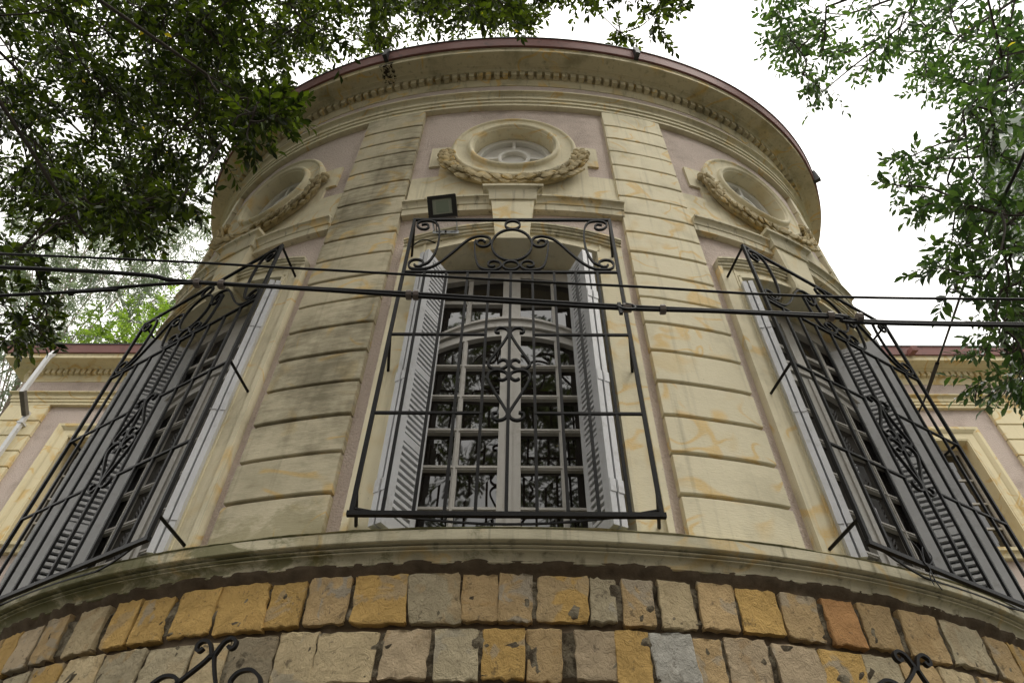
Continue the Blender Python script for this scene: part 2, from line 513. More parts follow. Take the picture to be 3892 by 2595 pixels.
# ================================================================ THE MANSION
mansion = thing('mansion', 'cream and pink bow-fronted mansion with stone base and carved garlands', 'mansion', (0, 5, 0))
BAYS = (0.012, 2.335, -2.335)
PIL = ((0.871, 1.461), (-1.461, -0.871), (3.215, 3.79), (-3.79, -3.215))
ZG0, DZ = 7.833, 0.2636
S_END = 6.66                      # where the straight flank meets the wings

# ---- pink wall behind everything, with door and oculus openings
def intrados(d): return 5.785 - 0.115 * (np.asarray(d) / 0.61) ** 2
def extrados(d): return 5.955 - 0.155 * (np.asarray(d) / 0.79) ** 2
OC_Z = 7.266
mb = MB()
def wall_piece(sv, lo, hi, of=-0.05, ob=-0.36): band(mb, sv, lo, hi, of, ob)
HO = 0.628
segs = [(-S_END, -2.335 - HO), (-2.335 + HO, 0.012 - HO), (0.012 + HO, 2.335 - HO), (2.335 + HO, S_END)]
for a, b in segs: wall_piece(np.linspace(a, b, int((b - a) / 0.08) + 2), 3.30, 8.55)
for c in BAYS:
    d = np.linspace(-HO, -0.375, 6); wall_piece(c + d, intrados(d) + .02, 8.55)
    d = np.linspace(0.375, HO, 6); wall_piece(c + d, intrados(d) + .02, 8.55)
    d = -0.375 * np.cos(np.linspace(0, math.pi, 25)); h = np.sqrt(np.maximum(0.375 ** 2 - d ** 2, 0))
    wall_piece(c + d, intrados(d) + .02, OC_Z - h); wall_piece(c + d, OC_Z + h, 8.55)
mb.build('wall', M_pink, mansion, 30)
# dark sheet standing in for the unlit rooms behind the windows
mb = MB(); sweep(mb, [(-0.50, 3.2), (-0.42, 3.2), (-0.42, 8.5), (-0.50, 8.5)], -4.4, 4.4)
mb.build('unlit_room_sheet', M_brown, mansion, 30)

# ---- stone base
STN = {'o': (0.50, 0.335, 0.125), 't': (0.45, 0.33, 0.18), 'g': (0.40, 0.35, 0.245), 'c': (0.49, 0.405, 0.26),
       'b': (0.37, 0.365, 0.34), 'r': (0.42, 0.235, 0.105), 'p': (0.44, 0.355, 0.245), 'k': (0.32, 0.275, 0.195)}
def GU(i, n):
    if i == 0: return -1.0
    if i == n - 1: return 1.0
    return -0.95 + 1.9 * (i - 1) / (n - 3)
def stone_mesh(s0, s1, z0, z1, seed, of=0.004, nu=7, nv=6):
    r = np.random.default_rng(seed)
    mid, hw, zm, hz = (s0 + s1) / 2, (s1 - s0) / 2, (z0 + z1) / 2, (z1 - z0) / 2
    skew = r.normal(0, 0.08)
    ed = r.normal(0, 0.028, (4, max(nu, nv))); ed[:, 1] = ed[:, 0]
    bumpy = r.normal(0, 0.0026, (nu, nv))
    tilt = r.normal(0, 0.003, 2)
    V = []; F = []
    for i in range(nu):
        for j in range(nv):
            u = GU(i, nu); v = GU(j, nv)
            uu = u * (1 + (ed[0][j] if u > 0 else ed[1][j]) * abs(u) ** 2) + skew * v * 0.5
            vv = v * (1 + (ed[2][i] if v > 0 else ed[3][i]) * abs(v) ** 2)
            rim = max(abs(u), abs(v))
            o = of + bumpy[i, j] + tilt[0] * u + tilt[1] * v - (0.0022 if rim > 0.99 else 0)
            cr = 1 - 0.05 * (abs(u) > .99 and abs(v) > .99)
            V.append((mid + hw * uu * cr, o, zm + hz * vv * cr))
    g = lambda i, j: i * nv + j
    for i in range(nu - 1):
        for j in range(nv - 1): F.append((g(i, j), g(i + 1, j), g(i + 1, j + 1), g(i, j + 1)))
    loop = [g(i, 0) for i in range(nu)] + [g(nu - 1, j) for j in range(1, nv)] + [g(i, nv - 1) for i in range(nu - 2, -1, -1)] + [g(0, j) for j in range(nv - 2, 0, -1)]
    n0 = len(V)
    for q in loop: V.append((V[q][0], -0.08, V[q][2]))
    for a in range(len(loop)):
        b2 = (a + 1) % len(loop)
        F.append((loop[a], n0 + a, n0 + b2, loop[b2]))
    F.append(tuple(n0 + a for a in range(len(loop))))
    V = np.array(V)
    return W(V[:, 0], V[:, 1], V[:, 2]), F
row1 = [(-2.62, -2.475, 'o'), (-2.457, -2.32, 'p'), (-2.275, -2.145, 't'), (-2.056, -1.889, 'c'), (-1.832, -1.712, 'o'), (-1.676, -1.529, 'o'), (-1.473, -1.291, 'o'), (-1.265, -1.045, 'o'),
        (-1.025, -0.875, 'o'), (-0.842, -0.673, 't'), (-0.636, -0.420, 'o'), (-0.397, -0.185, 'g'), (-0.165, -0.028, 't'), (-0.010, 0.118, 't'), (0.156, 0.357, 'o'), (0.381, 0.475, 'g'),
        (0.518, 0.639, 't'), (0.681, 0.813, 'c'), (0.855, 1.006, 't'), (1.035, 1.204, 'o'), (1.233, 1.401, 't'), (1.448, 1.592, 'r'), (1.630, 1.791, 't'), (1.858, 2.053, 't'), (2.099, 2.342, 'g'), (2.389, 2.56, 't')]
row2 = [(-2.42, -2.24, 'g'), (-2.20, -2.02, 'o'), (-1.982, -1.79, 'c'), (-1.766, -1.57, 'g'), (-1.539, -1.335, 'g'), (-1.306, -1.16, 'c'), (-1.126, -0.946, 'k'), (-0.921, -0.771, 'c'),
        (-0.752, -0.518, 'c'), (-0.477, -0.304, 'p'), (-0.263, -0.102, 'g'), (-0.070, 0.084, 'o'), (0.107, 0.232, 't'), (0.304, 0.454, 'p'), (0.467, 0.591, 'o'), (0.617, 0.779, 'b'),
        (0.792, 0.895, 't'), (0.929, 1.093, 'p'), (1.143, 1.329, 'p'), (1.343, 1.537, 'o'), (1.558, 1.714, 'g'), (1.75, 1.93, 't'), (1.96, 2.15, 'c'), (2.19, 2.40, 't')]
def fill_row(row, seed):
    r = random.Random(seed)
    s = row[-1][1] + 0.03 if row else -4.3
    out = list(row)
    while s < 4.3:
        w = r.uniform(0.12, 0.23); out.append((s, s + w, r.choice('ottgcptg'))); s += w + r.uniform(0.02, 0.05)
    if row:
        s = row[0][0] - 0.03
        while s > -4.3:
            w = r.uniform(0.12, 0.23); out.append((s - w, s, r.choice('ottgcpto'))); s -= w + r.uniform(0.02, 0.05)
    return out
r2 = random.Random(4)
ZR = 2.945
for k in range(13):
    row = fill_row([row1, row2][k] if k < 2 else [], 40 + k)
    z0 = ZR - 0.2335 * k
    low = MB()
    for (a, b, c) in row:
        zz0, zz1 = z0 + r2.uniform(-.008, .006), z0 + 0.182 + r2.uniform(-.012, .008)
        if zz0 < 0.03: continue
        v, f = stone_mesh(a - .009, b + .009, zz0 - .013, zz1 + (.013 if k == 0 else .004), r2.randrange(10 ** 6), *((0.006, 10, 9) if k < 4 else (0.006, 4, 4)))
        if k < 4:
            q = MB(); q.add(v, f)
            o = q.build('stone', M_stone, mansion, 22)
            jit = r2.uniform(0.88, 1.12)
            o.color = (*[x * jit for x in STN[c]], 1)
        else: low.add(v, f)
    if k >= 4 and low.n:
        o = low.build('lower_stones', M_stone, mansion, 40, kind='stuff'); o.color = (*STN['t'], 1)
# mortar bed, rough and recessed
ss = np.linspace(-4.4, 4.4, 441); zz = np.linspace(2.2, 3.205, 52)
rr = np.random.default_rng(3)
nz = rr.normal(0, 1, (len(ss), len(zz)))
for _ in range(2): nz = (nz + np.roll(nz, 1, 0) + np.roll(nz, -1, 0) + np.roll(nz, 1, 1) + np.roll(nz, -1, 1)) / 3.2
bed = ((zz - (ZR + .176 + .004)) / .2335) % 1.0               # 0..0.18 is the horizontal joint
injoint = (bed < .20)[None, :]
off = np.where(injoint, -0.028, -0.006) + np.where(injoint, .006, .0075) * np.clip(nz, -2, 2)
# ragged bedding mortar swells out under the ledge
swell = np.clip((zz - 3.125) / 0.03, 0, 1)[None, :] * (0.010 + 0.002 * np.clip(nz, -1.5, 1.5))
P3 = W(ss[:, None] + 0 * zz[None, :], off + swell, zz[None, :] + 0 * ss[:, None])
q = MB(); nv = len(zz)
q.add(P3.reshape(-1, 3), [(i * nv + j, (i + 1) * nv + j, (i + 1) * nv + j + 1, i * nv + j + 1) for i in range(len(ss) - 1) for j in range(nv - 1)])
mo = q.build('mortar', M_mortar, mansion, 180)
mo.data.materials.append(M_darkbed)
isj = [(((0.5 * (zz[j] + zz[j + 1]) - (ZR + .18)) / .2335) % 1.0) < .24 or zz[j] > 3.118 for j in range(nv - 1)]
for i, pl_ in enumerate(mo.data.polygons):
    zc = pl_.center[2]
    if (((zc - (ZR + .18)) / .2335) % 1.0) < .22 or zc > 3.122 + .012 * math.sin(pl_.center[0] * 23) + .010 * math.sin(pl_.center[0] * 61): pl_.material_index = 1  # dark colour for the shaded joints and the band under the ledge
q = MB(); sweep(q, [(-0.3, -0.2), (-0.036, -0.2), (-0.036, 2.2), (-0.3, 2.2)], -S_END, S_END); sweep(q, [(-0.3, 2.2), (-0.06, 2.2), (-0.06, 3.25), (-0.3, 3.25)], -S_END, S_END)
q.build('base_wall', M_mortar, mansion, 40)

# ---- ledge under the windows
def curve2(p, n=5): return [tuple(x) for x in catmull(p, n)]
pl = [(-0.10, 3.194), (-0.004, 3.194), (0.003, 3.198), (0.003, 3.203)] + curve2([(0.000, 3.206), (0.004, 3.222), (0.018, 3.236), (0.036, 3.240)], 5) + [(0.038, 3.244), (0.026, 3.247), (0.026, 3.250)] + \
     curve2([(0.046, 3.251), (0.051, 3.255), (0.046, 3.260)], 3) + [(0.030, 3.262), (0.030, 3.268), (0.068, 3.270), (0.073, 3.274), (0.074, 3.316), (0.074, 3.324), (-0.10, 3.324)]
mb = MB(); sweep(mb, pl, -S_END + .02, S_END - .02); mb.build('ledge', M_ledge, mansion, 35)
mb = MB()
ss = np.linspace(-S_END + .03, S_END - .03, 360)
rr = np.random.default_rng(8); e1 = np.convolve(rr.normal(0, 1, 380), np.ones(5) / 5, 'same')[:360]
mb.loft([W(np.full(5, s), [-0.12, 0.074 + 0.0016 * e, 0.079 + 0.003 * e, 0.070, -0.12], [3.326, 3.3262, 3.331 + 0.002 * e, 3.338 + 0.002 * e, 3.352]) for s, e in zip(ss, e1)])
mb.build('ledge_top', M_ledgetop, mansion, 50)

# ---- rusticated pilasters
for (a, b) in PIL:
    st = (a < 0 and a > -2)
    mat = M_blockst if st else M_block
    core = MB(); sweep(core, [(-0.10, 3.33), (-0.034, 3.33), (-0.034, 8.12), (-0.10, 8.12)], a + 0.026, b - 0.026)
    po = core.build('pilaster', M_joint, mansion, 30)
    for k in range(18):
        zt = 8.129 if k == 0 else ZG0 - (k - 1) * DZ - 0.011
        zb = ZG0 - k * DZ + 0.011
        ch = 0.005
        pr = [(-0.08, zb), (-ch, zb), (0, zb + ch), (0, zt - ch), (-ch, zt), (-0.08, zt)]
        q = MB()
        # slightly uneven block: each one stands a hair differently
        dx = r2.uniform(-.0025, .0025)
        pr = [(o + dx if o > -0.05 else o, z) for o, z in pr]
        n = 9; svs = np.linspace(a, b, n)
        rings = []
        for i, s in enumerate(svs):
            ins = ch if i in (0, n - 1) else 0
            rings.append(W(np.full(6, s), np.array([o - (ins if o > -0.05 else 0) for o, z in pr]), np.array([z for o, z in pr])))
        q.loft(rings)
        q.build('block', mat, po, 30)

# ---- entablature: architrave, frieze, dentils, cornice, gutter
def prof_arch():
    return [(-0.06, 8.130), (0.002, 8.130), (0.002, 8.180), (0.016, 8.181), (0.016, 8.228), (0.030, 8.229), (0.030, 8.292)] + \
        curve2([(0.034, 8.293), (0.038, 8.303), (0.052, 8.312), (0.066, 8.313)], 4) + [(0.072, 8.314), (0.072, 8.330), (0.02, 8.345), (-0.06, 8.345)]
def prof_frieze(): return [(-0.08, 8.33), (0.022, 8.33), (0.022, 8.60), (-0.08, 8.60)]
def prof_bed(): return [(-0.06, 8.556), (0.028, 8.556), (0.030, 8.580)] + curve2([(0.031, 8.585), (0.036, 8.610), (0.044, 8.640), (0.047, 8.648)], 3) + [(0.050, 8.652), (0.050, 8.752), (-0.06, 8.752)]
def prof_cornice():
    return [(-0.06, 8.750), (0.106, 8.750), (0.110, 8.756)] + curve2([(0.112, 8.757), (0.122, 8.768), (0.142, 8.773), (0.160, 8.773)], 4) + [(0.164, 8.778)] + \
        curve2([(0.166, 8.779), (0.210, 8.784), (0.250, 8.786), (0.282, 8.787)], 4) + [(0.284, 8.789), (0.292, 8.790), (0.293, 8.850), (0.300, 8.854), (0.300, 8.868), (-0.06, 8.868)]
def prof_gutter(): return [(0.255, 8.871), (0.318, 8.871), (0.322, 8.874), (0.340, 9.012), (0.345, 9.016), (0.345, 9.020), (0.31, 9.024), (0.255, 8.95)]
def prof_lip(): return [(0.30, 9.0245), (0.352, 9.0225), (0.354, 9.036), (0.30, 9.045)]
def prof_roof(): return [(0.285, 8.93), (0.312, 9.046), (-1.3, 9.62), (-1.3, 9.3)]

def path_mitre(poly):
    """offset frame along a polyline plan, mitred at its corners"""
    p = [np.array(q, float) for q in poly]; out = []
    for i in range(len(p)):
        nn = []
        for a, b in ((i - 1, i), (i, i + 1)):
            if a >= 0 and b < len(p):
                t = p[b] - p[a]; t /= np.linalg.norm(t); nn.append(np.array([t[1], -t[0]]))
        if len(nn) == 2:
            m = nn[0] + nn[1]; m = m / (m @ nn[0]); out.append((p[i], m))
        else: out.append((p[i], nn[0]))
    return out
def sweep_path(mb, prof, frames):
    mb.loft([[(c[0] + o * m[0], c[1] + o * m[1], z) for o, z in prof] for c, m in frames])
    return mb
WINGPATH = {1: path_mitre([(3.40, WY), (7.16, WY), (7.16, 11.5)]), -1: path_mitre([(-7.16, 11.5), (-7.16, WY), (-3.40, WY)])}
S_ENT = S_END + 0.02
for nm, pf, mat, sm in (('architrave', prof_arch, M_cream, 25), ('frieze', prof_frieze, M_pink, 30), ('bed_mould', prof_bed, M_cornice, 25),
                        ('cornice', prof_cornice, M_cornice, 25), ('gutter', prof_gutter, M_gutter, 30), ('gutter_lip', prof_lip, M_gutterdark, 30)):
    mb = MB(); sweep(mb, pf(), -S_ENT, S_ENT); mb.build(nm, mat, mansion, sm)
    for sg in (1, -1):
        mb = MB(); sweep_path(mb, pf(), WINGPATH[sg])
        mb.build(nm, {M_cream: M_wing, M_cornice: M_wing}.get(mat, mat), mansion, sm)
mb = MB(); sweep(mb, prof_roof(), -S_ENT, S_ENT); mb.build('roof', M_roof, mansion, 30)
for sg in (1, -1):
    mb = MB(); sweep_path(mb, prof_roof(), WINGPATH[sg]); mb.build('roof', M_roof, mansion, 30)
mb = MB(); mb.box((-7.0, 8.2, 9.3), (7.0, 11.3, 9.66)); mb.box((-2.3, 4.1, 9.3), (2.3, 8.3, 9.66)); mb.build('roof_deck', M_roof, mansion)

# hip ridges whose mossy end tiles show above the gutter
for s in (-0.70, 0.765):
    rp = MB(); n = 9
    a = np.linspace(0, math.pi, n)
    rings = []
    for k in range(12):
        o = 0.325 - 0.13 * k; z = 9.05 + 0.13 * k * 0.36 + (0.014 if k % 2 else 0)
        rad = 0.062 if k % 2 else 0.070
        rings.append(W(s + rad * np.cos(a), np.full(n, o), z - 0.005 + 0.85 * rad * np.sin(a)))
    rp.loft(rings); rp.build('ridge_tiles', M_mossy, mansion, 40)

# dentils, one object each
def dentil_mesh():
    q = MB(); c = 0.004
    q.loft([[(-.027, 0.0, 0.0), (.027, 0, 0), (.027, -.052, 0), (-.027, -.052, 0)],
            [(-.027, 0, .080), (.027, 0, .080), (.027, -.054, .080), (-.027, -.054, .080)]])
    return q.mesh('dentil', M_cornice)
dm = dentil_mesh()
dmw = dm.copy(); dmw.materials[0] = M_wing
for i in range(-54, 55):
    s = i * 0.0865
    if abs(s) > 4.66: continue
    p = W(s, 0.048, 8.668)
    M = Matrix.Translation(Vector(p)) @ Matrix.Rotation(float(ang(s)), 4, 'Z') @ Matrix.Rotation(r2.uniform(-.02, .02), 4, 'Z')
    link('dentil', dm, mansion, M)
for sg in (1, -1):
    for i in range(36):
        x = sg * (7.12 - i * 0.0865)
        link('dentil', dmw, mansion, Matrix.Translation((x, WY - 0.048, 8.668)))

# gutter outlets: short square spouts through the gutter
def outlet(s, o0=0.30):
    q = MB()
    q.loft([W(np.array([s - .02, s + .02, s + .02, s - .02]), np.array([o0, o0, o0 + .085, o0 + .085]), 8.858),
            W(np.array([s - .024, s + .024, s + .024, s - .024]), np.array([o0 - .03, o0 - .03, o0 + .075, o0 + .075]), 9.05)])
    q.build('gutter_outlet', M_outlet, mansion)
outlet(-1.275); outlet(1.215); outlet(3.70)
q = MB(); q.bar((5.71, WY - 0.33, 8.885), (5.71, WY - 0.47, 8.855), 0.08); q.build('gutter_outlet', M_gutter, mansion)
# black damp stain below the left outlet: soaked soffit patch, thin skin on the soffit
def damp_mat():
    m, n, b = nodes('black_damp'); t = NT(n); p = t.pos()
    c = t.mix(t.noise(p, 30, 4, .7), (0.012, 0.010, 0.008), (0.05, 0.035, 0.018)); n.links.new(c, b.inputs['Base Color'])
    b.inputs['Roughness'].default_value = .8
    n.links.new(t.ramp(t.noise(p, 26, 4, .7), .44, .56), b.inputs['Alpha'])
    return m
M_damp = damp_mat()
q = MB(); rr = np.random.default_rng(12)
cl = [(0.2935, 8.850), (0.2935, 8.792), (0.282, 8.787), (0.250, 8.786), (0.205, 8.7835), (0.166, 8.779), (0.145, 8.773), (0.122, 8.768), (0.108, 8.753)]
for cs, wid in ((-1.275, 0.040), (-1.335, 0.018), (-1.225, 0.014)):
    L_ = []; R_ = []
    for i, (o, z) in enumerate(cl):
        w = wid * (1.15 - 0.05 * i + rr.uniform(-.3, .3)); c0 = cs + rr.uniform(-.012, .012)
        L_.append(W(c0 - w, o + .0015, z - .002)); R_.append(W(c0 + w, o + .0015, z - .002))
    V = L_ + R_; n = len(L_)
    q.add(V, [(i, i + 1, n + i + 1, n + i) for i in range(n - 1)])
q.build('damp_stain', M_damp, mansion)

# ---- everything that belongs to one bay
zT = lambda a: 5.182 - 0.80 * np.asarray(a) ** 2          # transom top
zL = lambda a: 5.083 - 0.66 * np.asarray(a) ** 2          # leaf top
zG = lambda a: 5.018 - 0.62 * np.asarray(a) ** 2          # glass top
zH = lambda a: 5.735 - 0.105 * (np.asarray(a) / 0.6) ** 2  # casing arch
zHi = lambda a: 5.648 - 0.115 * (np.asarray(a) / 0.6) ** 2

def lband(mb, f, a, lo, hi, b0, b1):
    a = np.asarray(a, float); lo = np.broadcast_to(lo, a.shape); hi = np.broadcast_to(hi, a.shape)
    mb.loft([f(np.full(4, a[i]), np.array([b1, b1, b0, b0]), np.array([lo[i], hi[i], hi[i], lo[i]])) for i in range(len(a))])
def lbox(mb, f, a0, a1, b0, b1, z0, z1): lband(mb, f, [a0, a1], z0, z1, b0, b1)

def window(c):
    th = float(ang(c)); o = W(c, 0, 0); f = flat(o[0], o[1], th)
    fr = MB()
    A = np.linspace(-0.60, 0.60, 17)
    lband(fr, f, A, zHi(A), zH(A) + 0.03, -0.36, -0.255)
    for sg in (1, -1):
        lbox(fr, f, *sorted((sg * 0.60, sg * 0.555)), -0.36, -0.257, 3.34, 5.55)
    A = np.linspace(-0.556, 0.556, 17); lband(fr, f, A, zL(A) + 0.012, zT(A), -0.35, -0.245)
    lband(fr, f, A, zT(A) - 0.025, zT(A) - 0.005, -0.30, -0.228)
    lbox(fr, f, -0.6, 0.6, -0.36, -0.25, 3.325, 3.352)
    wo_ = fr.build('window', M_sash, mansion, 30)
    # top light bars
    q = MB(); lbox(q, f, -0.062, 0.062, -0.34, -0.25, 5.15, 5.66); q.build('mullion', M_sash, wo_)
    for sg in (1, -1):
        q = MB(); lbox(q, f, sg * .297 - .016, sg * .297 + .016, -0.325, -0.268, 5.08, 5.64); q.build('glazing_bar', M_sash, wo_)
        q = MB(); lbox(q, f, *sorted((sg * .06, sg * .557)), -0.322, -0.271, 5.357, 5.391); q.build('glazing_bar', M_sash, wo_)
    # two leaves
    for sg in (1, -1):
        q = MB()
        lbox(q, f, *sorted((sg * .004, sg * .064)), -0.345, -0.262, 3.345, 5.083)
        lbox(q, f, *sorted((sg * .505, sg * .552)), -0.345, -0.266, 3.345, float(zL(.53)))
        A = np.linspace(.063, .506, 9) * sg; A = np.sort(A)
        lband(q, f, A, zG(A), zL(A), -0.343, -0.264)
        lbox(q, f, *sorted((sg * .063, sg * .506)), -0.343, -0.264, 3.345, 3.405)
        q.build('door_leaf', M_sash, wo_, 25)
        q = MB()
        lbox(q, f, sg * .300 - .015, sg * .300 + .015, -0.33, -0.270, 3.40, float(zG(.3)) + .01)
        lbox(q, f, sg * .300 - .006, sg * .300 + .006, -0.33, -0.263, 3.40, float(zG(.3)) + .01)
        q.build('glazing_bar', M_sash, wo_)
        for z in (4.73, 4.465, 4.197, 3.93, 3.66):
            q = MB()
            lbox(q, f, *sorted((sg * .063, sg * .506)), -0.33, -0.272, z - .015, z + .015)
            lbox(q, f, *sorted((sg * .063, sg * .506)), -0.33, -0.264, z - .006, z + .006)
            q.build('glazing_bar', M_sash, wo_)
    if True:   # brass-coloured meeting strip on the central stile
        q = MB(); lbox(q, f, -0.014, 0.014, -0.262, -0.250, 3.36, 5.07); q.build('meeting_strip', M_sash, wo_)
    # panes, each slightly out of true
    rows = [(3.40, 3.66), (3.66, 3.93), (3.93, 4.197), (4.197, 4.465), (4.465, 4.73), (4.73, 5.03), (5.10, 5.374), (5.374, 5.66)]
    cols = [(.05, .30), (.30, .52)]
    for sg in (1, -1):
        for ri, (z0, z1) in enumerate(rows):
            for ci, (a0, a1) in enumerate(cols):
                if ri >= 6: a1 = min(a1 + .04, .557) if ci else a1
                if ri == 5: z1 = float(zG((a0 + a1) / 2)) + .03
                if ri == 7: z1 = float(zHi((a0 + a1) / 2)) + .02
                j = RNG.normal(0, 0.004, 4)
                aa = np.array([a0, a1, a1, a0]) * sg
                q = MB(); q.loft([f(aa, np.array([-.303 + j[0], -.303 + j[1], -.303 + j[2], -.303 + j[3]]) - t, np.array([z0, z0, z1, z1])) for t in (0, .004)])
                q.build('pane', M_glass, wo_)

def slat_template():
    q = MB(); L = 0.5   # unit half length along x
    q.loft([[(x, -.012, -.0100), (x, .0145, -.0100), (x, .0145, .0095), (x, -.010, .0095)] for x in (-1, 1)])
    return q.mesh('slat', M_slat)
SLAT = slat_template()
PAN = ((3.435, 3.895), (3.945, 4.425), (4.475, 4.965), (5.015, 5.515))
def shutter(c, sg):
    th = float(ang(c)); o = W(c, 0, 0)
    fs, ns = .040, .062                       # far and near stile widths
    if abs(c) < 1: far, near = (np.array([-.452, -.150]), np.array([-.575, .058])) if sg < 0 else (np.array([.392, -.150]), np.array([.486, .056]))
    elif sg * c > 0: far, near, fs, ns = np.array([sg * .405, -.262]), np.array([sg * .628, .020]), .078, .140
    else: far, near = np.array([sg * .420, -.225]), np.array([sg * .590, .012])
    d = near - far; L = np.linalg.norm(d); d /= L
    nrm = np.array([-d[1], d[0]]) * (1 if sg < 0 else -1)        # towards the reveal
    if nrm[0] * sg < 0: nrm = -nrm
    bt = np.array([math.cos(th), math.sin(th)]); bn = np.array([math.sin(th), -math.cos(th)])
    def g(a, b, z):     # a along leaf from far edge, b towards reveal
        a, b, z = np.broadcast_arrays(np.asarray(a, float), np.asarray(b, float), np.asarray(z, float))
        x = far[0] + a * d[0] + b * nrm[0]; y = far[1] + a * d[1] + b * nrm[1]
        return np.stack([o[0] + x * bt[0] + y * bn[0], o[1] + x * bt[1] + y * bn[1], z], -1)
    for leaf in (0, 1):
        off = leaf * 0.044
        q = MB()
        lbox(q, g, 0, fs, off + .002, off + .034, 3.365, 5.565)
        lbox(q, g, L - ns, L, off + .002, off + .034, 3.365, 5.565)
        zr = [3.368, PAN[0][0]] + [z for i in range(3) for z in (PAN[i][1], PAN[i + 1][0])] + [PAN[3][1], 5.562]
        for i in range(0, len(zr), 2): lbox(q, g, fs - .001, L - ns + .001, off + .004, off + .032, zr[i], zr[i + 1])
        so = q.build('shutter', M_shutter, mansion)
        stuff = MB()
        for (z0, z1) in PAN:
            n = int(round((z1 - z0) / 0.0405))
            for i in range(n):
                z = z0 + (i + .5) * (z1 - z0) / n
                p0 = g((fs + L - ns) / 2, off + .018, z); half = (L - ns - fs) / 2 + .004
                dx = g(1, 0, 0) - g(0, 0, 0); dy = g(0, 1, 0) - g(0, 0, 0)
                if leaf == 0:
                    sl = -1
                    M = Matrix(((dx[0] * half, dy[0] * sl, 0, p0[0]), (dx[1] * half, dy[1] * sl, 0, p0[1]), (0, 0, 1, p0[2]), (0, 0, 0, 1)))
                    link('slat', SLAT, so, M)
                else:
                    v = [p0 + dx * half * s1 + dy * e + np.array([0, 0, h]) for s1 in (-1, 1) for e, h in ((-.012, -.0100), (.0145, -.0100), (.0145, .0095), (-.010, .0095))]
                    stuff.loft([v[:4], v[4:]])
        if leaf == 1: stuff.build('slats', M_slatshade, so, kind='stuff')
        # hinges on the outer edge
        for z in (3.55, 4.30, 5.05):
            q = MB(); lbox(q, g, L - .002, L + .004, off + .006, off + .038, z, z + .075); q.build('hinge', M_shutter, so)
